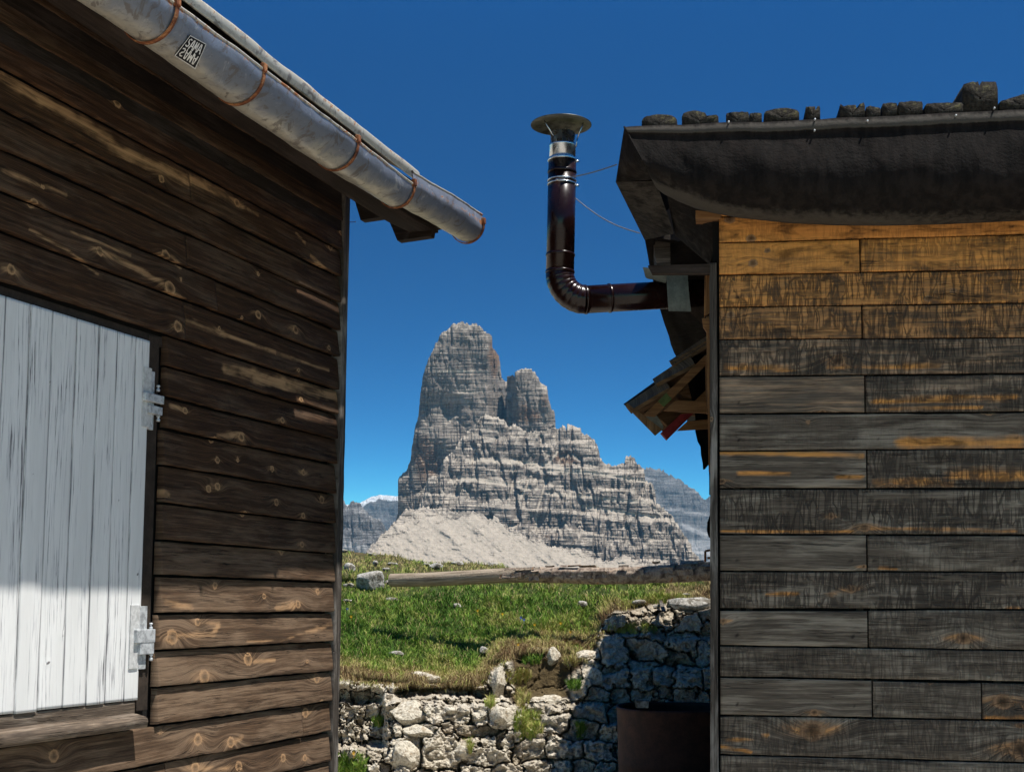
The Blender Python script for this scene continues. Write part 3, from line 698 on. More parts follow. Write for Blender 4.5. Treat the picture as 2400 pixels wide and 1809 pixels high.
gaxis(bpy.data.objects['eave_plank'], LF.e)
# ============================================================ RIGHT HUT
rh = empty('plank_hut', tuple(RF.w(1.0, -2, -1.6)), 'hut on the right clad in grey and orange checked planks under black roofing felt', 'hut')
RB = [(430, 395), (509, 487), (570, 550), (645, 631), (720, 710), (796, 791), (881, 875), (969, 965), (1057, 1051), (1144, 1144), (1251.5, 1253), (1338, 1340), (1426, 1427), (1512, 1523), (1585, 1597), (1674, 1687), (1767, 1786), (1860, 1882), (1950, 1975)]
s2400 = float(RF.px(2400, 1000)[0]); sE = 2.0
def rlin(i):
    a = float(RF.px(1688, RB[i][0])[1]); b = float(RF.px(2400, RB[i][1])[1]); return lambda s: a+(b-a)*s/s2400
orange = [1.3, 1.3, .82, .66, .62, .30, .22, .0, .0, .0, 0, 0, 0, 0, 0, 0, 0, 0, 0]
chk = [.25, .3, .6, 1, 1, 1, .8, .15, .9, 1, .5, 1, .6, .6, .5, .7, .6, .5, .5]
seams = {2: 2020, 4: 2023, 6: 2028, 8: 2030, 10: 2028, 12: 2028, 14: 2036}
RK = mapk(RF, [(2026, 1236, 10), (1994, 1379, 10), (2259, 1495, 13), (1904, 1711, 22), (2350, 1643, 17), (2395, 1755, 22), (1948, 1395, 5), (1965, 845, 13), (1765, 618, 9), (2175, 700, 8), (1894, 990, 5), (1710, 515, 10), (1760, 560, 9)])
RP = [((2110, 1040), (2390, 1036), 20), ((2050, 1131), (2230, 1133), 15), ((2230, 1118), (2400, 1112), 22), ((1690, 1060), (2020, 1068), 9), ((1960, 1118), (2020, 1120), 6), ((1730, 1108), (1850, 1112), 8), ((1690, 1245), (2000, 1246), 4), ((2040, 1240), (2380, 1244), 5), ((1795, 1390), (1870, 1392), 4), ((2060, 960), (2300, 955), 6),
      ((1700, 860), (1860, 868), 8), ((2050, 940), (2380, 932), 10), ((2310, 1680), (2400, 1682), 9), ((1700, 1735), (1800, 1725), 5), ((2060, 1330), (2100, 1332), 5), ((1690, 1750), (1760, 1762), 5), ((1940, 860), (2200, 858), 9)]
RPm = [(p_, q_, w_*.8) for p_, q_, w_ in mapp(RF, RP)]
mb = MB()
for i in range(len(RB)-1):
    top, bot = rlin(i), rlin(i+1); cuts = [.0]
    if i in seams: cuts.append(float(RF.px(seams[i], 1000)[0]))
    cuts.append(sE if i != 14 else float(RF.px(2300, 1640)[0]))
    if i == 14: cuts.append(sE)
    for q in range(len(cuts)-1):
        a, b = cuts[q]+(.004 if q else .0), cuts[q+1]-.003
        left = (len(cuts) > 2 and q == 0)
        gap = .004+.006*(i in (6, 7, 10, 11, 12, 14, 9, 15))*random.random()
        hb_ = (bot(a)+.003, bot(b)+.003); ht_ = (top(a)-gap, top(b)-gap)
        kk = [k for k in RK if a < k[0] < b and bot(k[0]) < k[1] < top(k[0])]
        pp = [p for p in RPm if bot(0)-.01 < (p[0][1]+p[1][1])/2 < top(0)+.02 and max(p[0][0], p[1][0]) > a-.1]
        ck = chk[i] if not (left and i >= 6) else .0
        if i == 2 and left: ck = .25
        plank(mb, RF, a, b, hb_, ht_, g=.002+.006*random.random(), th=.02, knots=kk, pale=pp, pl=orange[i]*(.85+.3*random.random()), ck=ck, seed=600+i*4+q, wob=.0022, autok=1,
              stains=[(x_+.012*math.sin(i*3+x_*9), bot(x_)+(top(x_)-bot(x_))*f_, .0045+.001*math.sin(i*7+x_)) for x_ in (.085, float(RF.px(1995, 1000)[0]), float(RF.px(2052, 1000)[0]), 1.28) if a+.01 < x_ < b-.01 for f_ in (.27, .74)])
mb.build('plank_wall', M['right'], rh)
bm = bmesh.new(); fbox(RF, -.03, 3.4, -1.6, 1.95, -6.2, -.030, 0, bm); bmobj('wall_core', bm, M['black'], rh)
# block spacers visible in the gaps are the inner battens
bm = bmesh.new()
for s in (.06, .115, .60, .66, 1.18): fbox(RF, s, s+.03, -1.6, 1.7, -.029, -.019, 0, bm)
bmobj('batten', bm, M['darkwood'], rh)
mb = MB()
w0 = float(RF.px(1664, 1200)[0]); w1 = float(RF.px(1682, 1200)[0])
RS = Sub(RF.w(w0, 0, 0).copy(), RF.n, -RF.e)
hpt = float(RF.px(1664, 618)[1])
plank(mb, RF, -1.6, hpt, (w0, w0), (w1, w1), g=.014, th=.05, seed=811, vert=True, wob=.003, nv=9, knots=[(float(RF.px(1670, 983)[1]), w0+.008, .009)])
mb.build('corner_post', M['post'], rh)
# cladding seen edge on at the corner, upper orange boards
def rquad(name, pts, g, th, mat, parent, bev=.002, axis=None, Ys=None):
    """pixel polygon (4) on plane g of the right hut, thickness th away from the camera; or with own depths"""
    if Ys is None:
        f = [RF.w(*(lambda a: (a[0], g, a[1]))(RF.px(x, y, g))) for x, y in pts]
    else: f = [at(x, y, Y) for (x, y), Y in zip(pts, Ys)]
    nrm = np.cross(f[1]-f[0], f[3]-f[0]); nrm /= np.linalg.norm(nrm)
    if nrm[1] < 0: nrm = -nrm
    b = [p+nrm*th for p in f]
    o = bmobj(name, hexa(f+b, bev), mat, parent)
    if axis is not None: gaxis(o, np.array(axis, float)/np.linalg.norm(axis))
    return o
X3 = (1, -.1, 0); Z3 = (0, 0, 1.0)
o = rquad('corner_board', [(1652, 622), (1664, 618), (1663, 735), (1650, 742)], -.05, .03, M['orange'], rh, axis=Z3)
o = rquad('corner_board', [(1655, 742), (1664, 740), (1664, 1105), (1661, 1105)], -.06, .03, M['orange'], rh, axis=Z3)
o = rquad('corner_board', [(1645, 746), (1664, 745), (1664, 790), (1648, 766)], -.04, .03, M['orange'], rh, axis=X3)
o = rquad('ledger_board', [(1518, 622), (1664, 618), (1664, 641), (1528, 641)], .02, .04, M['rafter'], rh, axis=X3)
o = rquad('end_block', [(1630, 493), (1690, 495), (1690, 512), (1630, 512)], .02, .10, M['orange'], rh, axis=X3)
# ---- felt covered overhang: lofted section along the wall
GF = .42
xt = [1463, 1500, 1560, 1700, 1800, 1900, 2000, 2100, 2200, 2300, 2400, 2600, 3000]
yt = [298, 296, 293, 288, 287, 280, 276, 271, 266, 261, 256, 246, 228]
xb = [1528, 1536, 1554, 1590, 1626, 1671, 1730, 1852, 1960, 2078, 2200, 2300, 2400, 2600, 3000]
yb = [421, 438, 452, 470, 485, 497, 508, 521, 526, 527, 524, 520, 515, 505, 490]
ns = 300; qq = np.linspace(0, 1, ns)
rowsP = []
px_top = 1463+(3000-1463)*qq; px_bot = 1528+(3000-1528)*qq
ytop = np.interp(px_top, xt, yt)+2.2*(fbm(px_top/60, 1, 0, 3, 5)-.5)*2
ybot = np.interp(px_bot, xb, yb)
def row(f, g, jit=0.0):
    x = px_top+(px_bot-px_top)*f; y = ytop+(ybot-ytop)*f
    s, h = RF.px(x, y, g)
    return RF.w(s, g+jit, h)
tpr = RF.px(px_top, ytop, GF); rim_h = tpr[1]; rim_s = tpr[0]
fl = np.array([0, .05, .085, .11, .14, .2, .28, .36, .45, .54, .62, .70, .78, .85, .91, .96, 1.0])
gl = [GF-.004, GF+.004, GF+.006, GF-.004, GF-.004, GF+.004, GF+.014, GF+.024, GF+.030, GF+.030, GF+.024, GF+.008, GF-.03, GF-.06, GF-.10, GF-.145, GF-.20]
R = [RF.w(rim_s+.15, GF-.9, rim_h+.10), RF.w(rim_s+.02, GF-.12, rim_h+.012), RF.w(rim_s, GF-.02, rim_h+.006)]
dust_light = [np.full(ns, .3)]*3
for f, g in zip(fl, gl):
    wv = (fbm(px_top/120, f*2.2, 0, 4, 12)-.5)*.05*sm(.1, .5, f)+(fbm(px_top/40, f*6, 3, 3, 15)-.5)*.007*sm(.12, .3, f)*(1-.4*f)
    R.append(row(f, g+0, wv)); 
    dust_light.append(.30+.0*px_top + .62*sm(.80, .99, f)*(1-.55*sm(2000, 2400, px_bot)) + .8*(.02 < f < .1) - .2*(.1 < f < .6) - .28*sm(.2, .6, f)*(1-sm(.75, .95, f)) + .35*np.exp(-((px_top-1540)/90)**2)*(f > .6))  # besides dust: rim painted paler as sunlit, lower curl paler as bounce light
g_in = .02
x = px_bot+10; s, h = RF.px(px_bot, ybot, GF-.20)
R.append(RF.w(s+.0, GF-.26, h+.012)); dust_light.append(np.full(ns, .6))
R.append(RF.w(s+.0, .0, h+.10)); dust_light.append(np.full(ns, .3))
P = np.array(R); 
mb = MB(); mb.grid(P, {'dust_light': np.array(dust_light)}, flip=False)
# corner fold: side facet A-C-B and the strip running back along the eave
A_ = P[3, 0]; C_ = P[len(fl)+2, 0]
Bp = at(1443, 427, 5.86)
def patch(c4, n=14, m=14, amp=.01, d=.3, seed=1, bulge=0.0):
    a, b, c, e = [np.array(v, float) for v in c4]
    u = np.linspace(0, 1, n)[:, None, None]; v = np.linspace(0, 1, m)[None, :, None]
    P = (1-u)*((1-v)*a+v*b)+u*((1-v)*e+v*c)
    nr = np.cross(b-a, e-a); nr /= np.linalg.norm(nr)+1e-9
    w = (fbm(u[..., 0]*2+seed, v[..., 0]*2, seed, 3, seed)-.5)*amp*4*np.sin(np.pi*u[..., 0])*np.sin(np.pi*v[..., 0])+bulge*np.sin(np.pi*u[..., 0])*np.sin(np.pi*v[..., 0])
    mb.grid(P+nr*w[..., None], {'dust_light': np.full((n, m), d)+.3*(fbm(u[..., 0]*3, v[..., 0]*3, seed, 3)-.5)})
edge = P[3:len(fl)+3, 0]
for k in range(len(edge)-1):
    pass
# facet between the front edge curve and B (fan strip)
n = len(edge); u = np.linspace(0, 1, 10)
Pf = np.array([[edge[k]*(1-w)+w*(A_*(1-k/(n-1))+Bp*(k/(n-1))) for w in u] for k in range(n)])
mb.grid(Pf, {'dust_light': np.full((n, 10), .38)})
D_ = at(1580, 548, 6.35); E_ = at(1511, 563, 6.80)
patch((Bp, C_+np.array([.02, .02, 0]), D_, E_), d=.62, seed=3, amp=.012)
# top fold back over the roof on the side
back = at(1463, 298, 5.86)+np.array([.05, .25, .02]); 
patch((A_, Bp, E_, E_+np.array([.25, .1, .35])), d=.3, seed=5)
# underside behind the strip, next to the wall
patch((C_+np.array([.06, .04, .0]), RF.w(.0, -.02, float(RF.px(1690, 512)[1])), at(1664, 622, 6.3), at(1582, 552, 6.45)), d=.42, seed=6, amp=.012)
patch((at(1512, 560, 6.8), at(1535, 560, 6.82), at(1535, 640, 7.0), at(1522, 623, 7.0)), d=.2, seed=7, amp=.004)
mb.build('roofing_felt', M['felt'], rh)
for q in ((2010, 282), (2008, 307), (2028, 285), (1775, 380), (1913, 372), (1710, 286), (2300, 268)):
    pass
# light fold line on the corner crease
cr = [A_*(1-f)+C_*f for f in np.linspace(0, 1, 12)]
tube('crease', edge+np.array([0, -.004, 0]), .0045, M['felt'], rh, 8)
bpy.data.objects['crease'].name = 'fold'
# nails with washers in the rim
for (x, y) in ((1910, 281), (1909, 307), (2033, 285), (1708, 287), (1775, 381), (1914, 371), (2240, 272), (2330, 255)):
    s_, h_ = RF.px(x, y, GF+.006); c = RF.w(s_, GF+.006, h_)
    tube('nail', [c-RF.n*.012, c+RF.n*.008, c+RF.n*.0095], [.003, .0042, .002], M['hinge'], rh, 10)
# wooden rafter end, dark pieces and flashing under the eave
o = rquad('rafter_end', [(1528, 551), (1571, 549), (1572, 625), (1540, 625)], 0, .10, M['post'], rh, .004, X3, [6.85]*4)
o = rquad('flashing', [(1505, 627), (1563, 630), (1563, 664), (1518, 662)], 0, .004, M['sheet'], rh, 0, None, [7.0, 7.0, 7.02, 7.02])
# curved half-pipe like flashing sheet
bpy.data.objects.remove(o)
ph = np.linspace(-.5, 2.2, 16); xx = np.linspace(0, 1, 10)
L0 = at(1505, 628, 7.0); L1 = at(1563, 640, 7.0)
Pg = np.array([[L0+(L1-L0)*x+np.array([.012*p*(1-x), -.05*math.cos(p)+.03, -.045*math.sin(p*.62)+.004*(vn(x*9, p)-.5)]) for x in xx] for p in np.linspace(0, 2.0, 16)])
mb = MB(); mb.grid(Pg); mb.build('flashing', M['sheet'], rh).data.polygons[0].use_smooth = True
# grey metal strap holding the pipe
ps = [(1561, 640, 6.93), (1563, 665, 6.915), (1565, 700, 6.915), (1567, 729, 6.94)]
pe = [(1612, 640, 6.93), (1613, 665, 6.915), (1616, 700, 6.915), (1620, 730, 6.94)]
Pg = np.array([[at(a[0]+(b[0]-a[0])*f, a[1]+(b[1]-a[1])*f, a[2]+(b[2]-a[2])*f) for f in np.linspace(0, 1, 6)] for a, b in zip(ps, pe)])
Pg2 = Pg+np.array([0, .004, 0]); mb = MB(); mb.grid(Pg); mb.grid(Pg2, flip=True); mb.build('pipe_strap', M['sheet'], rh)
# roof edge further back: eave underside with ragged hanging felt
hE = (1408-427)/F*5.86
sil = [(1511, 563, 6.8), (1522, 625, 7.3), (1530, 660, 7.7), (1548, 729, 8.3), (1556, 757, 8.6), (1568, 789, 9.0), (1572, 806, 9.2), (1580, 829, 9.5), (1592, 850, 9.7), (1604, 880, 10.0), (1618, 925, 10.4)]
Pl = np.array([at(x, y, Y) for x, y, Y in sil]); Pr = np.array([at(1672, y, Y) for x, y, Y in sil])
mb = MB(); u = np.linspace(0, 1, 24)[None, :, None]
Pg = Pl[:, None]*(1-u)+Pr[:, None]*u
Pg[..., 2] += .05*(fbm(u[..., 0]*4, np.arange(len(sil))[:, None]*.8, 0, 3, 3)-.5)
mb.grid(Pg, {'dust_light': np.full(Pg.shape[:2], .15)})
# hanging rags, real thin sheets
def rag(pts, Y, d, seed):
    n = len(pts); Lp = np.array([at(a, y, Y) for a, b, y in pts]); Rp = np.array([at(b, y, Y+.1) for a, b, y in pts]); u = np.linspace(0, 1, 10)[None, :, None]
    P_ = Lp[:, None]*(1-u)+Rp[:, None]*u; P_[..., 1] += .08*(fbm(u[..., 0]*3, np.arange(n)[:, None]*.7, seed, 3, seed)-.5)
    mb.grid(P_, {'dust_light': np.full(P_.shape[:2], d)})
rag([(1590, 1672, 830), (1612, 1672, 900), (1628, 1672, 965), (1630, 1672, 985), (1630, 1672, 1010), (1634, 1672, 1035), (1640, 1670, 1048), (1643, 1668, 1065), (1647, 1664, 1085), (1648, 1652, 1100)], 7.6, .25, 4)
rag([(1655, 1672, 1040), (1659, 1672, 1075), (1661, 1672, 1120), (1662, 1672, 1160)], 7.9, .1, 8)
rag([(1664, 1672, 1200), (1657, 1672, 1225), (1657, 1672, 1245), (1660, 1672, 1258), (1666, 1672, 1262)], 7.7, .1, 9)
mb.build('hanging_felt', M['felt'], rh)
# dark panel added to fill the gap under the eave behind the torn felt
bk = [at(1503, 445, 7.25), at(1690, 445, 7.25), at(1690, 800, 7.35), at(1540, 660, 7.35)]
bmobj('eave_filler', hexa(bk+[p+np.array([.02, .03, 0]) for p in bk], 0), M['darkwood'], rh)
# main roof slab of the hut, unseen far end shaped to shade the terrace
YE = 10.6
def rp(x, Y, h): return np.array([x, Y, EYE+h])
eL = Pl[0]; eR = Pl[-1]
YF = 13.25
q8 = [RF.w(.1, .2, float(rim_h.mean())-.02), RF.w(5.6, .39, float(rim_h.mean())), np.array([3.5, YF, EYE+3.9]), np.array([1.76, YF, EYE+1.92])]
bm = hexa(q8+[p-np.array([0, 0, .12]) for p in q8], 0)
bmobj('roof_deck', bm, M['black'], rh)
# ---- slatted pallet-wood canopy on the hut's side
cn = M['orange']; cp = None
can = rquad('canopy', [(1464, 950), (1554, 888), (1569, 907), (1506, 962)], 0, .02, M['rafter'], rh, .002, (1, 0, .6), [7.30, 7.30, 7.36, 7.36]); 
def cq(name, z, Ys, mat, th=.02, ax=(1, 0, .65)):
    pts = [(1400+x*.39, 450+y*.39) for x, y in z]
    return rquad(name, pts, 0, th, mat, can, .002, ax if mat in (M['orange'], M['pallet'], M['rafter'], M['post']) else None, Ys)
# slats: outer face and underside
bpy.data.objects.remove(can)
can = rquad('canopy', [(1464, 950), (1556, 884), (1574, 912), (1512, 968)], 0, .02, M['darkwood'], rh, .002, None, [7.62, 7.62, 7.7, 7.7])
cq('slat', [(430, 1015), (660, 862), (690, 895), (448, 1042)], [7.45, 7.45, 7.38, 7.38], M['pallet'], .022)
cq('slat', [(448, 1040), (690, 895), (690, 960), (560, 1060)], [7.40, 7.40, 7.9, 7.9], M['pallet'])
cq('slat', [(330, 1124), (553, 975), (585, 1030), (350, 1152)], [7.40, 7.40, 7.30, 7.30], M['pallet'], .022)
cq('slat', [(350, 1150), (580, 1028), (640, 1130), (440, 1230)], [7.42, 7.42, 7.9, 7.9], M['pallet'])
cq('slat', [(165, 1280), (398, 1122), (435, 1172), (192, 1314)], [7.36, 7.36, 7.24, 7.24], M['pallet'], .022)
cq('slat', [(192, 1312), (435, 1170), (470, 1220), (280, 1342)], [7.38, 7.38, 7.8, 7.8], M['pallet'])
cq('slat', [(500, 1210), (660, 1100), (668, 1260), (540, 1250)], [7.9, 7.9, 8.0, 8.0], M['pallet'])
cq('front_board', [(165, 1281), (200, 1310), (378, 1440), (347, 1466)], [7.22, 7.22, 7.3, 7.3], M['pallet'], .02, (1, 0, -1))
cq('front_board', [(285, 1340), (360, 1345), (400, 1410), (378, 1442)], [7.42, 7.42, 7.45, 7.45], M['sheet'], .02)
cq('under_board', [(352, 1345), (505, 1235), (665, 1255), (420, 1400)], [7.6, 7.75, 7.75, 7.6], M['pallet'], .02)
cq('under_board', [(360, 1165), (664, 940), (668, 1350), (480, 1340)], [7.95]*4, M['pallet'], .02)
cq('under_board', [(215, 1325), (440, 1190), (572, 1330), (400, 1440)], [7.92]*4, M['pallet'], .02)
cq('rafter', [(280, 1338), (650, 978), (672, 1020), (350, 1346)], [7.2, 7.2, 7.2, 7.2], M['orange'], .04)
cq('painted_band', [(364, 1256), (414, 1207), (449, 1243), (400, 1292)], [7.196, 7.196, 7.196, 7.196], M['green'], .046)
cq('brace', [(400, 1312), (470, 1250), (668, 1258), (672, 1328)], [7.21, 7.21, 7.21, 7.21], M['orange'], .035, X3)
cq('brace', [(480, 1432), (540, 1378), (668, 1364), (672, 1420)], [7.5, 7.5, 7.5, 7.5], M['orange'], .035, X3)
cq('rafter', [(385, 1445), (665, 1178), (668, 1240), (420, 1486)], [7.55, 7.55, 7.55, 7.55], M['orange'], .04)
cq('painted_band', [(383, 1446), (500, 1334), (580, 1328), (420, 1488)], [7.545, 7.545, 7.545, 7.545], M['red'], .05)
cq('upright', [(652, 980), (680, 975), (680, 1330), (662, 1330)], [7.18]*4, M['orange'], .04, Z3)
cq('painted_band', [(666, 1172), (681, 1170), (681, 1252), (668, 1250)], [7.175]*4, M['green'], .05)
# ---- stove pipe
YP = 7.1; RPp = .0765*1.02
def pc(x, y, Y=YP): return at(x, y, Y)
Ry = 33.5/F*YP
top = pc(1317, 372); bot = pc(1313, 600)
# vertical tube: axis straight
v_top = pc(1318, 378); v_bot = pc(1312.5, 640); 
pipe = tube('stovepipe', [v_top, v_bot], Ry, M['enamel'], rh, 40)
el_c = []
a0 = pc(1312, 640); h0 = pc(1372, 702); 
cx_, cz_ = h0[0], a0[2]; rx_, rz_ = h0[0]-a0[0], a0[2]-h0[2]
ang = np.linspace(0, math.pi/2, 64); pts = []; rad = []
for i, a in enumerate(ang):
    pts.append([cx_-rx_*math.cos(a), YP, cz_-rz_*math.sin(a)]); k = (a/(math.pi/2)); rad.append(Ry*(1.0+.035*abs(math.sin(k*math.pi*7.5))**.6*(1 if .08 < k < .95 else .3)))
tube('elbow', pts, rad, M['enamel'], pipe, 40)
hend = pc(1690, 684, YP+.12)
tube('flue', [h0-np.array([.002, 0, 0]), h0+(hend-h0)*.5, hend], Ry*.985, M['enamel'], pipe, 40)
def ring(name, c, ax, r, w, mat, dr=.006):
    c = np.array(c); ax = np.array(ax)/np.linalg.norm(ax)
    return tube(name, [c-ax*w, c-ax*w*.8, c-ax*w*.4, c+ax*w*.4, c+ax*w*.8, c+ax*w], [r, r+dr*.8, r+dr, r+dr, r+dr*.8, r], mat, pipe, 40)
vx = v_top-v_bot; vx /= np.linalg.norm(vx)
def vp(y): return pc(1312.5+(1318-1312.5)*(640-y)/(640-378), y)
for y in (404, 598, 638): ring('joint_ring', vp(y), vx, Ry, .008, M['enamel'], .004)
hx = hend-h0
for f in (.0, .175): ring('joint_ring', h0+hx*f, hx, Ry, .007, M['enamel'], .004)
for y in (424, 433): ring('clamp', vp(y), vx, Ry+.001, .004, M['steel'], .003)
ring('clamp', vp(376), vx, Ry+.001, .008, M['steel'], .004)
for (x, y) in ((1352, 435), (1308, 421), (1352, 378)):
    c = pc(x, y, YP-(.075 if x < 1320 else .02)); tube('clamp_screw', [c-np.array([.012, 0, 0]), c+np.array([.012, 0, 0])], [.006, .006], M['steel'], pipe, 10)
st0 = vp(378); st1 = vp(312); Rs = 31.5/F*YP
tube('steel_collar', [st0, st0+(st1-st0)*.48, st0+(st1-st0)*.5, st0+(st1-st0)*.56, st0+(st1-st0)*.58, st0+(st1-st0)*.97, st1], [Rs, Rs, Rs+.003, Rs+.003, Rs*.96, Rs*.96, Rs*.9], M['steel'], pipe, 40)
# rain cap: shallow cone disc with rim
cc = pc(1315, 296.5); Rc = 73.0/F*YP; n = 64; prof = [(0, .030), (.35, .022), (.7, .011), (.97, .0), (1.0, -.003), (1.0, -.007), (.985, -.006), (.7, .004), (.35, .014), (0, .02)]
a = np.linspace(0, 2*math.pi, n+1)[:-1]
P = np.array([[cc+np.array([Rc*r*math.cos(t), Rc*r*math.sin(t), z+.012]) for t in a] for r, z in prof]); mb = MB(); mb.grid(P, wrap=True, flip=True); mb.build('rain_cap', M['cap'], pipe)
for (xa, ya, xb_, yb_, dy) in ((1275, 282, 1297, 318, -.06), (1367, 288, 1353, 325, -.05), (1353, 325, 1350, 345, -.05), (1330, 285, 1322, 312, .08)):
    p0, p1 = pc(xa, ya, YP+dy), pc(xb_, yb_, YP+dy*.8); tube('cap_stay', [p0, p1], .0035, M['steel'], pipe, 8)
for p0, p1, sag in ((pc(1308, 420, YP-.08), at(1446, 386, 6.2), .01), (pc(1345, 462, YP), at(1500, 547, 6.75), .03)):
    k = np.linspace(0, 1, 60); pts = p0+(p1-p0)*k[:, None]; pts[:, 2] -= sag*np.sin(np.pi*k)
    mb = MB()
    for q in (0, math.pi):
        o2 = np.stack([0*k, np.cos(k*150+q), np.sin(k*150+q)], -1)*.0016
        kk2 = np.linspace(0, 1, 400); p2 = np.stack([np.interp(kk2, k, pts[:, i]) for i in range(3)], -1); o3 = np.stack([0*kk2, np.cos(kk2*170+q), np.sin(kk2*170+q)], -1)*.0020
        tube('', p2+o3, .0018, None, mb=mb, seg=5)
    mb.build('guy_wire', M['wire'], pipe)
# ---- old timbers lying on the roof
TB = [(230, 412, 258, 312, 'low rounded timber end nearest the left corner of the felt roof, with lichen'), (438, 628, 238, 301, 'second timber end from the roof corner, lumpy top stepping down to the right'),
      (667, 787, 243, 292, 'low flat mossy timber end, third from the roof corner, left of a thin cleft'), (788, 853, 247, 286, 'small square stub right of the flat third timber on the felt roof'), (865, 1047, 226, 277, 'wide rounded timber end in the middle left of the row, notch in its top'),
      (1080, 1156, 208, 270, 'narrow upright split timber stub standing alone on the roof edge'), (1257, 1388, 196, 263, 'jagged splintered timber end left of a leaning small stub'), (1393, 1468, 211, 252, 'small sloping timber stub leaning right of the splintered one'),
      (1478, 1555, 196, 245, 'squared timber end, left one of the close pair on the roof'), (1561, 1687, 188, 242, 'wider squared timber end, right one of the close pair on the roof'), (1700, 1897, 198, 238, 'long low flat timber end left of the tallest block'),
      (1895, 2078, 88, 216, 'tallest square timber block on the roof with a deep split in its top'), (2086, 2290, 150, 212, 'sloping rotten timber end at the right edge of the roof row')]
shape = ['round', 'step', 'flat', 'flat', 'round', 'jag', 'jag', 'slope', 'flat', 'flat', 'flat', 'block', 'slope']
for i, (x0, x1, y0, y1, lab) in enumerate(TB):
    A = (1400+x0*.452, 150+y1*.452); B = (1400+x1*.452, 150+y1*.452-(x1-x0)*.452*.035)
    Yb = 5.66-.0
    gp = GF-.012
    s0, h0_ = RF.px(A[0], A[1], gp); s1, h1_ = RF.px(B[0], B[1], gp); hh = (y1-y0)*.452/F*5.6
    n = 26; u = np.linspace(0, 1, n); rg = random.Random(i)
    sh = shape[i]
    if sh == 'round': tpf = hh*(.45+.55*np.sin(np.pi*np.clip(u, .02, .98))**.45)
    elif sh == 'step': tpf = hh*np.where(u < .68, .65+.35*np.sin(np.pi*u/.68)**.5, .55)
    elif sh == 'slope': tpf = hh*(np.minimum(1, .35+u*.9) if i == 12 else (1-.6*np.abs(u-.3)))
    elif sh == 'jag': tpf = hh*(.72+.28*vn(u*5.3, i*3.3))*np.where(np.abs(u-.72) < .05, .6, 1)
    elif sh == 'block': tpf = hh*(.88+.12*np.sin(np.pi*np.clip(u, .03, .97))**.4)*np.where(np.abs(u-.5) < .025, .80, 1)
    else: tpf = hh*(.85+.12*np.sin(np.pi*u)**.5)
    tpf = tpf*(1-.25*(np.minimum(u, 1-u) < .03))+hh*.07*(vn(u*13, i*9.1)-.5)
    lean = .012*math.sin(i*4)
    ss = s0+(s1-s0)*u; hb2 = h0_+(h1_-h0_)*u-.004
    depth = .75 if sh != 'block' else .35
    rows = []
    for q, d in enumerate([0, 0, .02, .06, .12, .25, .5, 1.0]):
        g = gp-d*depth; jit = .006*(vn(u*8, d*9, i)-.5)
        loop_t = RF.w(ss+lean*0, g+(.006*(vn(u*9, q, i)-.5)), hb2+tpf*(1-.03*(q == 0))+.15*d*depth*0+jit*(q > 1)+d*depth*.10)
        rb = RF.w(ss[::-1], g, hb2[::-1]-.03+d*depth*.10)
        c = np.concatenate([loop_t, rb])
        if q == 0: c = c*.06+c.mean(0)*.94
        elif q == 1: pass
        rows.append(c)
    mb = MB(); Pq = np.array(rows); mb.grid(Pq, wrap=True)
    last = Pq[-1]; mb.raw(np.concatenate([last, [last.mean(0)]]), T=[(len(last), (k+1) % len(last), k) for k in range(len(last))])
    o = mb.build('timber_block', M['timber'], None); base = Pq[1].mean(0)
    tag(o, lab, 'timber', 'old timber ends weighing down the felt roof')
    o.data.transform(Matrix.Translation(tuple(-base))); o.location = tuple(base)
# ---- iron bracket on the far side above the log
mb = MB()
BY = 9.2
for a, b in (((1653, 1316), (1653, 1291)), ((1653, 1291), (1664, 1289)), ((1658, 1307), (1668, 1307))):
    tube('', [at(*a, BY), at(*b, BY)], .008, None, mb=mb, seg=8)
o = mb.build('iron_bracket', M['rust'], rh)
# ============================================================ TERRACE: grass bank and rough stone wall
def pl(x, pts): return np.interp(x, [p[0] for p in pts], [p[1] for p in pts])
PX = np.arange(420, 1801, 2.0); PY = np.arange(1284, 1900, 2.0)
X_, Y_ = np.meshgrid(PX, PY)
wx = X_+6*(fbm(X_/8, Y_/8, 0, 3, 101)-.5)*2+17*(fbm(X_/45, Y_/45, 0, 4, 1)-.5)*2; wy = Y_+6*(fbm(X_/8, Y_/8, 9, 3, 102)-.5)*2+13*(fbm(X_/42, Y_/36, 5, 4, 2)-.5)*2
sky_y = pl(X_, [(640, 1275), (780, 1284), (810, 1290), (860, 1296), (920, 1300), (960, 1311), (1000, 1319), (1050, 1318), (1110, 1319), (1170, 1324), (1215, 1337), (1300, 1347), (1350, 1341), (1380, 1331), (1430, 1338), (1500, 1350), (1680, 1350), (1800, 1346)])
edge_y = 16*(fbm(X_/26, 1, 0, 3, 77)-.5)*(X_ < 1400)+pl(X_, [(640, 1556), (780, 1566), (850, 1582), (905, 1588), (960, 1592), (1050, 1596), (1110, 1594), (1142, 1580), (1150, 1556), (1160, 1552), (1180, 1540), (1205, 1522), (1240, 1516), (1325, 1520), (1372, 1530), (1392, 1508), (1405, 1475), (1418, 1448), (1440, 1430), (1480, 1428), (1500, 1420), (1560, 1404), (1580, 1402), (1620, 1410), (1665, 1400), (1800, 1396)])
wnx = X_+60*(fbm(X_/40, Y_/40, 3, 3, 13)-.5); wny = Y_+50*(fbm(X_/40, Y_/40, 6, 3, 14)-.5)
soily = (sm(1165, 1215, wnx)*(1-sm(1315, 1375, wnx))*sm(1505, 1540, wny)*(1-sm(1625, 1665, wny)))
T1 = pl(X_, [(640, 1752), (895, 1756), (904, 1650), (935, 1643), (1000, 1650), (1205, 1652), (1222, 1665), (1240, 1705), (1262, 1700), (1290, 1655), (1415, 1656), (1425, 1692), (1800, 1696)])
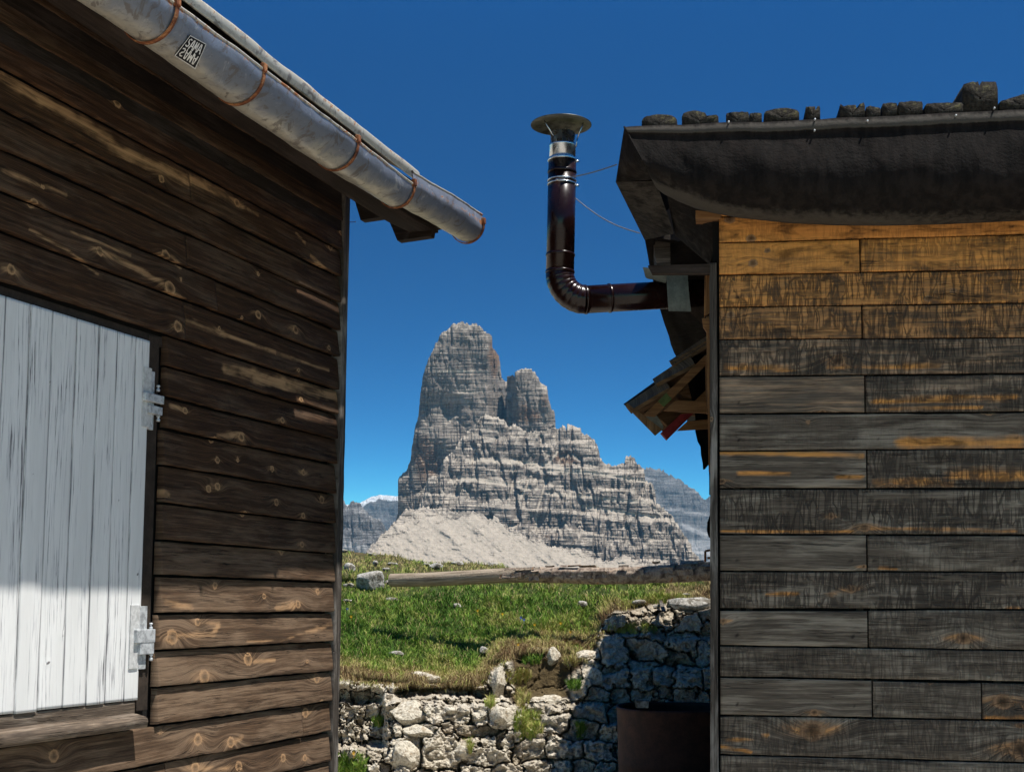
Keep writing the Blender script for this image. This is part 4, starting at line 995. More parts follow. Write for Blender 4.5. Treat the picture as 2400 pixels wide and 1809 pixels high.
T2 = pl(X_, [(640, 1648), (895, 1650), (905, 1600), (1140, 1606), (1190, 1640), (1260, 1628), (1330, 1618), (1380, 1590), (1440, 1572), (1540, 1566), (1800, 1566)])
T3 = pl(X_, [(640, 1560), (1150, 1560), (1200, 1545), (1390, 1540), (1408, 1492), (1480, 1486), (1560, 1490), (1800, 1490)])
T4 = pl(X_, [(640, 1500), (1330, 1500), (1400, 1432), (1470, 1430), (1800, 1432)])
def step(yb, d, w=3.0): return d*(1-sm(-w, w, wy-yb))
D = 12.2+step(T1, .46, 4)+step(T2, .22)+step(T3, .22, 6)+.28*(1-sm(888, 904, wx))*sm(1600, 1640, wy)*(1-sm(1745, 1760, wy))+step(T4, .16, 4)
D += .0021*(1860-Y_)-.12
gy = np.minimum(Y_, 0*Y_+1900)
D += np.clip(np.minimum(edge_y, 1590)-Y_, 0, 400)*.0085+np.clip(1400-Y_, 0, 400)*.012+np.clip(1348-Y_, 0, 400)*.11
# crest turns over and falls away behind
crest = np.clip(sky_y-Y_, 0, 400)
# stone relief: irregular blocks
SX = wx/F*12.7; SY = wy/F*12.7
rg = np.random.default_rng(5)
def block_field(X, Y, seeds, ax):
    sx_ = seeds[:, 0]; sy_ = seeds[:, 1]; w = seeds[:, 2]; h = seeds[:, 3]
    F1 = np.full(X.shape, 9e9); F2 = np.full(X.shape, 9e9); ID = np.zeros(X.shape, int)
    for i in range(len(seeds)):
        x0, x1 = np.searchsorted(PX, [sx_[i]-150, sx_[i]+150]); y0, y1 = np.searchsorted(PY, [sy_[i]-110, sy_[i]+110])
        sl = (slice(y0, y1), slice(x0, x1))
        dx = np.abs(X[sl]-sx_[i])/w[i]; dy = np.abs(Y[sl]-sy_[i])/h[i]
        d = (dx**5+dy**5)**(1/5)
        f1 = F1[sl]; f2 = F2[sl]; idd = ID[sl]; m = d < f1
        f2[:] = np.where(m, f1, np.minimum(f2, d)); idd[m] = i; f1[:] = np.where(m, d, f1)
    return F1, F2, ID
sd_ = []
y = 1395.0
while y < 1900:
    hh_ = rg.uniform(26, 66); x = 420+rg.uniform(0, 40)
    while x < 1800:
        big = (1400 < x and y < 1700)
        ww = rg.uniform(34, 80) if big else rg.uniform(22, 105)
        if x < 905 and y > 1640: ww = rg.uniform(14, 28)
        if 1000 < x < 1200 and 1660 < y < 1730: ww = rg.uniform(14, 34)
        sd_.append((x+ww/2, y+hh_/2+rg.uniform(-13, 13), ww/2, hh_/2*rg.uniform(.85, 1.15)))
        if rg.random() < .55: sd_.append((x+ww*rg.random(), y+hh_*rg.random(), rg.uniform(5, 10), rg.uniform(4, 9)))
        x += ww
    y += hh_
# some blocks read off the picture (centre, half size)
for b in ((955, 1672, 40, 30), (982, 1708, 30, 16), (945, 1765, 42, 48), (1030, 1770, 55, 45), (1178, 1682, 30, 32), (1000, 1590, 75, 24), (890, 1590, 20, 30), (1164, 1590, 16, 42), (1166, 1632, 18, 14), (1296, 1530, 15, 20), (1268, 1525, 13, 14), (1375, 1535, 32, 16), (1385, 1565, 22, 18),
          (1260, 1660, 50, 14), (1290, 1690, 48, 24), (1435, 1520, 26, 26), (1500, 1450, 28, 22), (1450, 1452, 24, 22), (1555, 1455, 28, 22), (1610, 1455, 28, 22), (1520, 1530, 36, 26), (1590, 1535, 34, 22), (1550, 1585, 40, 24), (1610, 1590, 34, 26), (1130, 1710, 60, 12), (1090, 1740, 26, 13), (1150, 1735, 20, 12), (1250, 1750, 40, 34)):
    sd_ = [q for q in sd_ if not (abs(q[0]-b[0]) < b[2]*.95 and abs(q[1]-b[1]) < b[3]*.95)]; sd_.append(b)
sd_ = np.array(sd_)
F1, F2, ID = block_field(wx, wy, sd_, None)
gap = (F2-F1)
joint = 1-sm(.02, .09, gap*(.7+.8*fbm(X_/50, Y_/50, 0, 2, 63)))
rc = rg.random(len(sd_))
off = (rc[ID]-.5)*.12; tilt = ((rg.random(len(sd_))-.5)[ID]*(wx-sd_[ID, 0])/40+(rg.random(len(sd_))-.72)[ID]*(wy-sd_[ID, 1])/28)*.13
bulk = np.clip(gap*4.5, 0, 1)**.6
crag = (fbm(X_/14, Y_/11, 2, 5, 9, .6)-.5)*.10+(np.abs(fbm(X_/34, Y_/26, 4, 4, 19)-.5))*.16
stone_disp = -(bulk*.17+off+tilt+crag)+.03
isst = (Y_ > edge_y+8*(fbm(X_/9, Y_/9, 1, 2, 6)-.5)) & (soily < .75)
im = isst.astype(float)
soft = sm(-6, 8, Y_-edge_y)
Dst = D+stone_disp*soft*(1-.8*soily)+.06*soily
Dg = D-.17*(fbm(X_/70, Y_/28, 0, 4, 30)-.5)*2*(1+np.clip(1400-Y_, 0, 100)/40)-.10*(1-sm(0, 26, np.abs(Y_-edge_y+4)))
Dst += .20*(1-sm(2, 26, Y_-edge_y))*(X_ < 1180)+.38*sm(1606, 1614, wy)*(1-sm(1630, 1640, wy))*sm(915, 935, wx)*(1-sm(1165, 1185, wx))
DD = np.where(Y_ > edge_y-4, np.where(soft > 0, Dg*(1-soft)+Dst*soft, Dg), Dg)
Yc = np.maximum(Y_, sky_y+3*(fbm(X_/14, 3, 0, 3, 44)-.5)*2)
V = at(X_, Yc, DD)
behind = crest > 0
V[..., 1] += crest*.25; V[..., 2] -= crest*.02
n, m = X_.shape
vis = np.ones_like(X_, bool)
Q = gridq(n, m).reshape(n-1, m-1, 4)
stf = isst[:-1, :-1] & isst[1:, 1:] & isst[1:, :-1] & isst[:-1, 1:]
def sub(name, Qs, mat, attrs, parent=None, flip=False):
    Qs = Qs.reshape(-1, 4); u, inv = np.unique(Qs, return_inverse=True)
    return arrmesh(name, V.reshape(-1, 3)[u], inv.reshape(-1, 4)[:, ::-1] if flip else inv.reshape(-1, 4), mat, parent, {k: a.reshape(-1)[u] for k, a in attrs.items()})
sw = sub('stone_wall', Q[stf], M['stone'], {'cell_shade': rc[ID]*(1-.8*sm(1380, 1480, X_)), 'soil': np.clip(soily+.55*(1-sm(0, 16, Y_-edge_y)), 0, 1), 'joint': (1-soily)*joint*(fbm(X_/20, Y_/20, 0, 2, 50))*1.3}, flip=True)  # stone tone drops toward the right end: shade painted into the colour
sw.data.polygons.foreach_set('use_smooth', np.zeros(len(sw.data.polygons), bool))
tag(sw, 'rough dry wall of cracked pale limestone blocks below the grass bank between the huts', 'stone wall')
dry = np.clip(.15+1.0*(1-sm(0, 50, edge_y-Y_))+.55*sm(1400, 1330, Y_)-.1+.9*soily, 0, 1)
gb = sub('grass_bank', Q[~stf], M['turf'], {'dry': dry}, flip=True); tag(gb, kind='structure')
# surrounding ground: one sheet, pale trodden gravel, dropping into the valley behind the bank
xs = np.concatenate([-np.geomspace(9000, 3, 60), np.linspace(-2.8, 2.8, 40), np.geomspace(3, 9000, 60)]); ys = np.concatenate([-np.geomspace(3000, 3, 40), np.linspace(-2.5, 34, 80), np.geomspace(35, 16000, 60)])
XX, YY = np.meshgrid(xs, ys); ZZ = .06*(fbm(XX/1.3, YY/1.3, 0, 4, 2)-.5)
r_ = np.hypot(XX, YY-5); ZZ = ZZ-120*sm(30, 900, r_)+30*(fbm(XX/300, YY/300, 0, 4, 7)-.5)*sm(60, 600, r_)
t = NT('pale limestone gravel', .95, .1); o_ = t.obj(); a_ = t.noise(o_, 1.2, 6, .7); b_ = t.noise(o_, 25, 4, .7)
c = t.mix(t.remap(a_, .35, .65), (.26, .215, .155), (.46, .40, .315)); c = t.mix(t.remap(b_, .45, .6), c, (.48, .46, .42)); M['ground'] = t.done(c, t.bump(b_, .8, .02))
mb = MB(); mb.grid(np.stack([XX, YY, ZZ], -1)); gr_ = mb.build('ground', M['ground']); tag(gr_, kind='structure')
# ---------------- grass blades
rg = np.random.default_rng(3)
def surf(px, py):
    i = np.clip((py-PY[0])/2, 0, n-2); j = np.clip((px-PX[0])/2, 0, m-2); i0 = i.astype(int); j0 = j.astype(int); fi = (i-i0)[:, None]; fj = (j-j0)[:, None]
    return V[i0, j0]*(1-fi)*(1-fj)+V[i0+1, j0]*fi*(1-fj)+V[i0, j0+1]*(1-fi)*fj+V[i0+1, j0+1]*fi*fj
def blades(N, x0, x1, y0, y1, keep, ln, wd, gc, droop=None, seed=0):
    rg = np.random.default_rng(seed); px = rg.uniform(x0, x1, N); py = rg.uniform(y0, y1, N)
    k = keep(px, py, rg); px, py = px[k], py[k]; B = surf(px, py); N = len(px)
    Yd = B[:, 1]
    L = ln(px, py, rg); w = wd*rg.uniform(.6, 1.3, N)*Yd/14
    a = rg.uniform(0, 2*np.pi, N); lean = rg.uniform(.1, .9, N)
    cl = fbm(px/10, py/8, 0, 2, 91)*2*np.pi*3; a = np.where(rg.random(N) < .6, cl, a)
    dx, dy = np.cos(a)*lean, np.sin(a)*lean
    if droop is None: d1 = np.stack([dx*.6, dy*.6, np.ones(N)], -1); d2 = np.stack([dx*1.5, dy*1.5, np.full(N, .55)], -1)
    else: d1 = np.stack([dx*.8, -.5+.0*dx, .25+0*dx], -1); d2 = np.stack([dx*.9, -.35+0*dx, np.full(N, -1.0)*rg.uniform(.2, 1.2, N)], -1)
    d1 /= np.linalg.norm(d1, axis=1)[:, None]; d2 /= np.linalg.norm(d2, axis=1)[:, None]
    b = rg.uniform(0, np.pi, N); wv = np.stack([np.cos(b), np.sin(b)*.6, 0*b], -1)*w[:, None]/2
    P0 = B-np.array([0, 0, .008]); P1 = P0+d1*(L*.5)[:, None]; P2 = P1+d2*(L*.5)[:, None]
    Vb = np.stack([P0-wv, P0+wv, P1+wv*.8, P1-wv*.8, P2], 1).reshape(-1, 3)
    i = np.arange(N)*5; return Vb, np.stack([i, i+1, i+2, i+3], -1), np.stack([i+3, i+2, i+4], -1), np.repeat(gc(px, py, rg), 5)
ey = lambda x: np.interp(x, PX, edge_y[0]); sy_ = lambda x: np.interp(x, PX, sky_y[0])
mb = MB()
def gcol(px, py, rg):
    p = fbm(px/55, py/28, 0, 3, 60); q = fbm(px/9, py/7, 0, 2, 61)
    v = .38+.62*(p-.5)+.35*(q-.5)+.40*np.clip(1-(ey(px)-py)/60, 0, 1)*(.4+p)+.24*np.clip((1400-py)/50, 0, 1)+rg.normal(0, .09, len(px))
    v = np.where(rg.random(len(px)) < .10, .8+.1*rg.random(len(px)), v); v += .18*sm(1250, 1400, px)*(py > 1440)
    return np.clip(v, 0, 1)
def keep(px, py, rg):
    d = fbm(px/26, py/14, 0, 3, 70); return (py > sy_(px)-1) & (py < ey(px)+4) & (rg.random(len(px)) < .35+1.1*d) & (fbm(px/14, py/7, 3, 2, 71)+.25*rg.random(len(px)) > np.where(py < 1400, .52, .43))
L0_ = lambda px, py, rg: rg.uniform(.03, .08, len(px))*(.5+1.5*fbm(px/24, py/16, 0, 2, 80))*np.where(py > 1400, 1, .8)
A = blades(165000, 600, 1740, 1284, 1600, keep, L0_, .0075, gcol, None, 1); mb.raw(A[0], A[1], A[2], {'gc': A[3]})
# straw fringe hanging over the wall
kf = lambda px, py, rg: (np.abs(py-ey(px)+8) < 34*rg.random(len(px))) & (px < 1420)
A = blades(90000, 720, 1420, 1480, 1640, kf, lambda px, py, rg: rg.uniform(.05, .15, len(px)), .006, lambda px, py, rg: np.clip(.86+.14*rg.normal(size=len(px))-.25*(fbm(px/20, py/20, 0, 2, 5) < .42), .2, 1), 1, 2); mb.raw(A[0], A[1], A[2], {'gc': A[3]})
kf = lambda px, py, rg: (np.abs(py-ey(px)-1) < 16*rg.random(len(px))) & (px < 1240) & (fbm(px/16, 3, 0, 3, 15) > .40)
A = blades(70000, 720, 1240, 1500, 1640, kf, lambda px, py, rg: rg.uniform(.08, .20, len(px))*(.4+1.2*fbm(px/14, 1, 0, 2, 25)), .006, lambda px, py, rg: np.clip(.95+.08*rg.normal(size=len(px)), .7, 1), 1, 4); mb.raw(A[0], A[1], A[2], {'gc': A[3]})
# tufts growing in the wall
TU = [(820, 1800, 40, 28, .35), (1235, 1700, 30, 34, .55), (1345, 1608, 17, 9, .25), (1245, 1545, 26, 14, .3), (1225, 1640, 16, 22, .75), (1215, 1590, 30, 16, .7), (1480, 1478, 60, 8, .6), (885, 1695, 14, 10, .4), (1100, 1755, 8, 12, .6), (1340, 1540, 20, 28, .8), (1560, 1408, 60, 8, .55), (1360, 1715, 12, 16, .35), (1150, 1650, 14, 10, .6), (1260, 1712, 14, 10, .6)]
for i, (x, y, rx, ry, g_) in enumerate(TU):
    kq = lambda px, py, rg: (((px-x)/rx)**2+((py-y)/ry)**2 < rg.random(len(px))**.8*1.3) & (fbm(px/7, py/5, i, 2, 8) > .46)
    A = blades(int(rx*ry*5.0)+400, x-rx, x+rx, y-ry, y+ry, kq, lambda px, py, rg: rg.uniform(.04, .12, len(px)), .0075, lambda px, py, rg: np.clip(g_+.13*rg.normal(size=len(px)), 0, 1), None, 30+i); mb.raw(A[0], A[1], A[2], {'gc': A[3]})
gs = mb.build('grass', M['grass'], None, False); tag(gs, 'short green and straw coloured mountain grass on the bank', 'grass', kind='stuff')
# ---------------- loose stones in the turf
def rock(px, py, w, h, label, seed, mat=None, group='pale stones lying on the grass bank', name='stone', sink=.42):
    B = surf(np.array([float(px)]), np.array([float(py)]))[0]; Y = B[1]; rx = w/2/F*Y; rz = h/2/F*Y
    bm = bmesh.new(); bmesh.ops.create_icosphere(bm, subdivisions=4, radius=1)
    co = np.array([v.co[:] for v in bm.verts]); f = 1.5
    r = np.random.default_rng(seed); 
    for _ in range(9):
        nn = r.normal(size=3); nn /= np.linalg.norm(nn); dd = co@nn; lim = r.uniform(.55, .85); co = co-np.clip(dd-lim, 0, 9)[:, None]*nn*.9
    rad = 1+.30*(fbm(co[:, 0]*f+seed, co[:, 1]*f, co[:, 2]*f, 4, seed)-.5)+.10*(fbm(co[:, 0]*6, co[:, 1]*6, co[:, 2]*6, 3, seed+1)-.5)
    co = co*rad[:, None]*np.array([rx, (rx+rz)*.55, rz])*1.12
    for v, c_ in zip(bm.verts, co): v.co = c_
    o = bmobj(name, bm, mat or M['rock'], None, mat is None); o.location = tuple(B+np.array([0, 0, rz*(1-sink)])); return tag(o, label, 'stone', group)
rock(872, 1378, 72, 50, 'largest grey white boulder in the turf left of the log end', 41, sink=.30)
rock(912, 1368, 18, 12, 'small stone wedged between the big boulder and the log end', 2)
rock(820, 1338, 26, 26, 'pale lumpy stone beside the left hut corner, above the big boulder', 3)
rock(815, 1376, 26, 14, 'flat pale stone by the left hut post, level with the log', 4)
rock(880, 1328, 13, 18, 'upright narrow white splinter of stone on the upper turf', 5)
rock(917, 1324, 28, 9, 'flat white stone in the dry turf right of the upright splinter', 6)
rock(1022, 1334, 30, 18, 'bright white angular stone standing in the upper turf', 7)
rock(1000, 1326, 18, 8, 'small flat stone left of the bright white angular one', 8)
rock(1072, 1324, 26, 12, 'rounded grey stone on the skyline of the grass bank', 9)
rock(1128, 1342, 38, 9, 'long flat white stone just above the log', 10)
rock(1156, 1328, 24, 13, 'pale stone at the right end of the skyline turf', 11)
rock(905, 1338, 20, 10, 'low stone below the flat white one in the dry turf', 12)
rock(872, 1302, 18, 9, 'tiny pale stone on the left skyline of the bank', 13)
rock(815, 1410, 22, 9, 'low white stone by the hut post under the turf slope', 14)
rock(918, 1406, 30, 8, 'flat white stone under the log near its left end', 15)
rock(1070, 1425, 20, 16, 'small white stone bedded in the middle of the green slope', 16)
rock(933, 1537, 38, 15, 'flat pale stone on the turf edge above the wall, left of the round one', 17)
rock(1136, 1530, 22, 20, 'round pale stone on the turf edge above the tall standing block', 18)
rock(1362, 1420, 26, 16, 'white stone at the shaded foot of the log in front of the right terrace', 19)
rock(1453, 1569, 22, 20, 'rounded white stone resting on the sunlit ledge at the shadow edge', 20)
rock(1430, 1484, 11, 8, 'tiny white stone left end of the upper stone ledge', 21)
rock(1520, 1492, 12, 13, 'tilted white stone at the right end of the sunlit upper ledge', 22)
rock(1258, 1716, 13, 17, 'small upright pale pebble in the tuft at the shadow edge of the lower wall', 23)
rock(1288, 1716, 15, 17, 'second pebble right of the upright one on the lower wall', 24)
rock(1500, 1415, 34, 12, 'flat white slab in the gravelly hollow below the log', 25)
rock(1540, 1424, 22, 8, 'small pale slab right of the flat slab below the log', 26)
rock(1604, 1398, 34, 10, 'pale stone under the log close to the right hut', 27)
rock(1608, 1425, 110, 38, 'large shaded grey boulder beside the right hut below the log', 28)
rock(806, 1295, 20, 12, 'pale stone on the skyline hard against the left hut post', 29)
SQB = [(1168, 1598, 34, 94, 'tall narrow cream block standing on end in the middle of the wall under the turf'), (1268, 1537, 26, 36, 'squared cream block in the turf above the soil patch, left of its twin'),
       (1298, 1541, 32, 46, 'squared cream block in the turf above the soil patch, right of its twin'), (955, 1672, 92, 62, 'big craggy cream block on the top left corner of the lower wall'), (1178, 1682, 62, 58, 'big smooth block on the right end of the sunlit lower wall'),
       (1003, 1592, 120, 40, 'wide low tan block under the hanging turf'), (985, 1712, 76, 32, 'oblong block under the craggy corner block of the lower wall'), (1290, 1640, 90, 24, 'long flat cream slab below the soil patch'),
       (1375, 1540, 62, 30, 'leaning flat block at the right foot of the green slope'), (1392, 1590, 40, 44, 'rough block above the shadow edge, left of the rubble column'), (1086, 1760, 60, 40, 'rounded block low in the sunlit wall, bottom centre'), (945, 1775, 70, 70, 'large plain block at the bottom left corner of the lower wall')]
for i, (x, y, w, h, lab) in enumerate(SQB):
    o = rock(x, y, w, h, lab, 200+i, M['block'], 'squared blocks standing out of the dry wall', 'stone_block', 1.0)
    o.location.y += .03
# broken board lying on the ledge
B = surf(np.array([1553.]), np.array([1420.]))[0]
pb = hexa([at(1545, 1408, 13.9), at(1552, 1408, 13.9), at(1561, 1432, 13.5), at(1551, 1432, 13.5)]+[p+np.array([0, .02, .01]) for p in (at(1545, 1408, 13.9), at(1552, 1408, 13.9), at(1561, 1432, 13.5), at(1551, 1432, 13.5))], .001)
o = gaxis(bmobj('broken_board', pb, M['post']), Z3); tag(o, 'short bleached board leaning on the ledge below the log', 'board')
# flowers
for i, (x, y, c_) in enumerate([(824, 1454, 'y'), (1178, 1448, 'y'), (1253, 1474, 'y'), (1314, 1470, 'y'), (1337, 1491, 'y'), (1215, 1521, 'y'), (830, 1776, 'y'), (1228, 1462, 'b'), (1221, 1457, 'b'), (815, 1436, 'b'), (1120, 1440, 'y')]):
    B = surf(np.array([float(x)]), np.array([float(y)]))[0]+np.array([0, -.03, .05]); bm = bmesh.new()
    for k in range(6):
        a = k*math.pi/3; q = [bm.verts.new((math.cos(a+d)*r, -.004-.3*r, math.sin(a+d)*r)) for d, r in ((0, .002), (-.4, .013), (0, .017), (.4, .013))]; bm.faces.new(q)
    bmesh.ops.create_icosphere(bm, subdivisions=1, radius=.005)
    bmesh.ops.create_cone(bm, segments=5, radius1=.0015, radius2=.0015, depth=.05, cap_ends=True, matrix=Matrix.Translation((0, .003, -.026)))
    o = bmobj('flower', bm, M['yellow' if c_ == 'y' else 'blue']); o.location = tuple(B)
    tag(o, 'tiny yellow wildflower in the turf' if c_ == 'y' else 'tiny blue gentian like flower in the turf', 'flower', 'yellow wildflowers in the turf' if c_ == 'y' else 'blue wildflowers in the turf')
# ---------------- the log
LL = at(917, 1361, 14.75); LR = at(1700, 1336, 13.2); nl = 300; k = np.linspace(0, 1, nl); seg = 48
ctr = LL+(LR-LL)*k[:, None]; ctr[:, 2] += .014*np.sin(k*5+.5)-.010*np.sin(k*11); r0 = 15.5/F*14.75; r1 = 21.5/F*13.2
rad = r0+(r1-r0)*k; a = np.linspace(0, 2*np.pi, seg, endpoint=False)
tn = (LR-LL)/np.linalg.norm(LR-LL); u_ = np.array([0, 0, 1.0])-tn*tn[2]; u_ /= np.linalg.norm(u_); w_ = np.cross(tn, u_)
K, Aa = np.meshgrid(k, a, indexing='ij'); Ls = K*3.6
bark = sm(.30, .46, K)*(.25+.75*sm(.35, .6, K))
KNl = np.zeros_like(K)
R_ = rad[:, None]*(1+.05*(fbm(Ls*1.5, np.cos(Aa), np.sin(Aa), 3, 5)-.5)*2+bark*.14*(fbm(Ls*9, np.cos(Aa)*2.2, np.sin(Aa)*2.2, 4, 6, .6)-.5)*2)
rg = random.Random(4)
for kk_, aa in [(.02, 4.3), (.20, 5.4), (.09, 4.9), (.33, 5.6), (.57, 4.6), (.72, 4.2), (.76, 5.7), (.88, 4.5), (.43, 5.5), (.50, 4.9), (.62, 5.8), (.67, 5.2)]:
    d = np.hypot((K-kk_)*3.6/.028, (np.angle(np.exp(1j*(Aa-aa))))*.06/.022); R_ += .014*np.exp(-d**2); KNl = np.maximum(KNl, np.clip(1.2-d, 0, 1)*1.0)
P = ctr[:, None]+R_[..., None]*(np.cos(Aa)[..., None]*u_+np.sin(Aa)[..., None]*w_)
wc = np.stack([Ls, Aa*.1, Aa*.075], -1); wp = np.stack([0*K, bark*.95+.02, KNl], -1)
mb = MB(); mb.grid(P, {'wc': wc, 'wp': wp}, wrap=True)
mb.raw(np.concatenate([P[0], [ctr[0]-tn*.004]]), T=[(seg, (j+1) % seg, j) for j in range(seg)], attrs={'wc': np.concatenate([np.stack([np.cos(a)*.05, a*0, np.sin(a)*.05], -1), [[0, 0, 0]]]), 'wp': np.zeros((seg+1, 3))})
lo = mb.build('log', M['log']); b0 = ctr[0]-np.array([0, 0, r0]); lo.data.transform(Matrix.Translation(tuple(-b0))); lo.location = tuple(b0)
tag(lo, 'long debarking spruce log lying across the grass bank between the huts', 'log')
# peeling bark flakes
for i in range(26):
    kk_ = rg.uniform(.36, .97); an = rg.uniform(-1.9, .5); c = LL+(LR-LL)*kk_; r = (r0+(r1-r0)*kk_)*1.05; L = rg.uniform(.04, .13); wd_ = rg.uniform(.25, .7)
    uu = np.linspace(-L, L, 7); vv = np.linspace(-wd_/2, wd_/2, 5); U, Vv = np.meshgrid(uu, vv, indexing='ij')
    rr = r+.004+.016*(np.abs(Vv)/wd_*2)**2*rg.random()+.012*(U/L)**2*rg.random(); th = an+Vv+.12*(vn(U*40, i)-.5)
    pts = c+tn*U[..., None]+rr[..., None]*(np.cos(th)[..., None]*u_-np.sin(th)[..., None]*w_)
    if i == 0: mbf = MB()
    mbf.grid(pts, {'wc': np.stack([U+i*3, th*.1, th*.07], -1), 'wp': np.stack([0*U, 0*U+1, 0*U], -1)})
fo = mbf.build('bark', M['log'], lo); fo.matrix_parent_inverse = Matrix.Translation(-lo.location); tag(fo, kind='stuff')
# ---------------- rusty tub in the corner
tc = at(1600, 1655, 10.4); rt_b = (1600-1446)/F*10.4; hr = float(tc[2]); a = np.linspace(0, 2*np.pi, 72, endpoint=False)
prof = [(0, -.75), (.93, -.75), (.955, -.72), (.96, -.45), (.972, -.44), (.972, -.42), (.965, -.40), (.985, -.05), (1.0, -.02), (1.0, .0), (.975, .0), (.965, -.03), (.94, -.5), (0, -.52)]
P = np.array([[tc+np.array([math.cos(t)*rt_b*r, math.sin(t)*rt_b*r, z+.004*math.sin(t*3)]) for t in a] for r, z in prof]); mb = MB(); mb.grid(P, wrap=True, flip=True)
tb = mb.build('tub', M['tub']); tag(tb, 'dark rusty round metal tub in the shade beside the right hut', 'tub'); b0 = tc+np.array([0, 0, -.75]); tb.data.transform(Matrix.Translation(tuple(-b0))); tb.location = tuple(b0)
c4 = [at(1489, 1640, 9.98), at(1521, 1641, 9.98), at(1520, 1659, 9.98), at(1490, 1658, 9.98)]
o = bmobj('stone_block', hexa([p for p in c4]+[p+np.array([.01, .09, 0]) for p in c4], .008), M['rock']); tag(o, 'small squared stone block lying on the rim of the tub', 'stone')
# ============================================================ MOUNTAINS (each a real relief at its own distance)
def zz(pts): return [(780+x*.4199, 700+y*.4199) for x, y in pts]
def relief(mb, outline, base, Y0, dens, depthf, x0=None, x1=None, jag=1.0, sc=None, ex=None):
    ox = np.array([p[0] for p in outline]); oy = np.array([p[1] for p in outline])
    x0 = ox[0] if x0 is None else x0; x1 = ox[-1] if x1 is None else x1
    seg = np.hypot(np.diff(ox), np.diff(oy)); cl = np.concatenate([[0], np.cumsum(seg)])
    n = int(cl[-1]/dens); s = np.linspace(0, cl[-1], n); X = np.interp(s, cl, ox); Y = np.interp(s, cl, oy)
    X = np.maximum.accumulate(X+1e-3*np.arange(n)/n)
    Y = Y-jag*(fbm(X/7, Y/14, 0, 5, 3, .65)-.5)*11-jag*5*(vn(np.floor(X/4.3), 1)-.5)
    X = X+jag*(vn(Y/4.0, 2)-.5)*1.6; 
    B = np.interp(X, [p[0] for p in base], [p[1] for p in base]); m = int(max(30, (B-Y).max()/dens))
    f = np.linspace(0, 1, m)[:, None]; PXg = np.broadcast_to(X, (m, n)); PYg = Y+(B-Y)*f
    Dp, at_ = depthf(PXg, PYg, (PYg-Y))
    Vv = at(PXg, PYg, Y0+Dp)
    k = Y0/F; at_['mc'] = np.stack([PXg*k, (1412-PYg)*k, Dp], -1)
    mb.grid(Vv, at_, flip=True)
    # close the back so that it is a solid
    back = np.stack([Vv[0], Vv[0]+np.array([0, .12*Y0*.3, -.03*Y0])]); 
    mb.grid(back, {q: np.broadcast_to(v[0:1], (2,)+v.shape[1:]).copy() for q, v in at_.items()}, flip=True)
YM = 2000.0; KM = YM/F
def strata(X, Y, dip, per, sharp, seed, amt=.35):
    q = (1412-(Y-dip*(X-1100)))/per+amt*fbm(X/90, Y/40, 0, 3, seed)*2; fl_ = np.floor(q); fr = q-fl_
    w = .45+.5*_h(fl_.astype(int), fl_.astype(int)*0, fl_.astype(int)*0, seed)
    return (fl_+sm(w*sharp, 1.0, fr))*per
def rockdepth(lean, butt=22, seed=1, dip=.085, scree=None, brown=None, rnd=10, led=1.0, soft=.5):
    def f(X, Y, dtop):
        wX = X+10*(fbm(X/30, Y/60, 0, 3, seed+1)-.5)
        H = .40*strata(wX, Y, dip, 52, .8, seed+2)+.28*strata(wX, Y, dip, 22, .75, seed+3)+.20*strata(wX, Y, dip, 9, .6, seed+4)+.12*strata(wX, Y, dip, 4.2, .6, seed+5)
        d = H*lean
        big = fbm(X/75, Y/120, 1, 3, seed+6)-.5; rib = np.abs(fbm(X/26, Y/85, 2, 4, seed+7)-.5)*2; fine = fbm(X/7, Y/16, 3, 4, seed+8)-.5
        d = d-butt*2.4*big+soft*(butt*1.1*(1-sm(0, .28, rib))-butt*.5*fine)
        crk = 1-sm(0, .05, np.abs(fbm(X/15, Y/80, 4, 3, seed+9)-.5)); d = d+crk*3.5*led
        d = d-led*(fbm(X/60, Y/2.6, 6, 3, seed+12)-.5)*5
        d = d+rnd*np.exp(-dtop/9.0)*1.4+rnd*1.6*np.exp(-dtop/30.)*.5
        sc_ = np.zeros_like(d) if scree is None else scree(X, Y); br = np.zeros_like(d) if brown is None else brown(X, Y)
        return d*KM, {'scree': sc_, 'brown': br, 'snow': 0*d}
    return f
def blob(X, Y, pts, zoomed=True):
    r = np.zeros_like(X)
    for (x, y, rx, ry, a) in pts:
        if zoomed: x, y, rx, ry = 780+x*.4199, 700+y*.4199, rx*.4199, ry*.4199
        r = np.maximum(r, a*np.exp(-(((X-x)/rx)**2+((Y-y)/ry)**2)))
    return r
mb = MB()
towerA = zz([(350, 1230), (365, 1190), (357, 1100), (358, 1020), (385, 980), (410, 965), (435, 900), (438, 850), (460, 720), (480, 640), (488, 540), (503, 430), (513, 390), (558, 285), (590, 220), (620, 172), (650, 165), (665, 140), (700, 130), (740, 133), (760, 142), (800, 138), (828, 160), (845, 182), (888, 202), (890, 270), (908, 300), (930, 330), (942, 440), (962, 458), (985, 468), (1010, 480), (1020, 560), (1030, 720)])
brA = lambda X, Y: blob(X, Y, [(520, 900, 90, 190, .9), (905, 320, 34, 120, 1.3), (650, 600, 50, 45, .7), (560, 960, 40, 50, 1.1), (960, 560, 40, 90, .3), (480, 750, 40, 120, .5)])
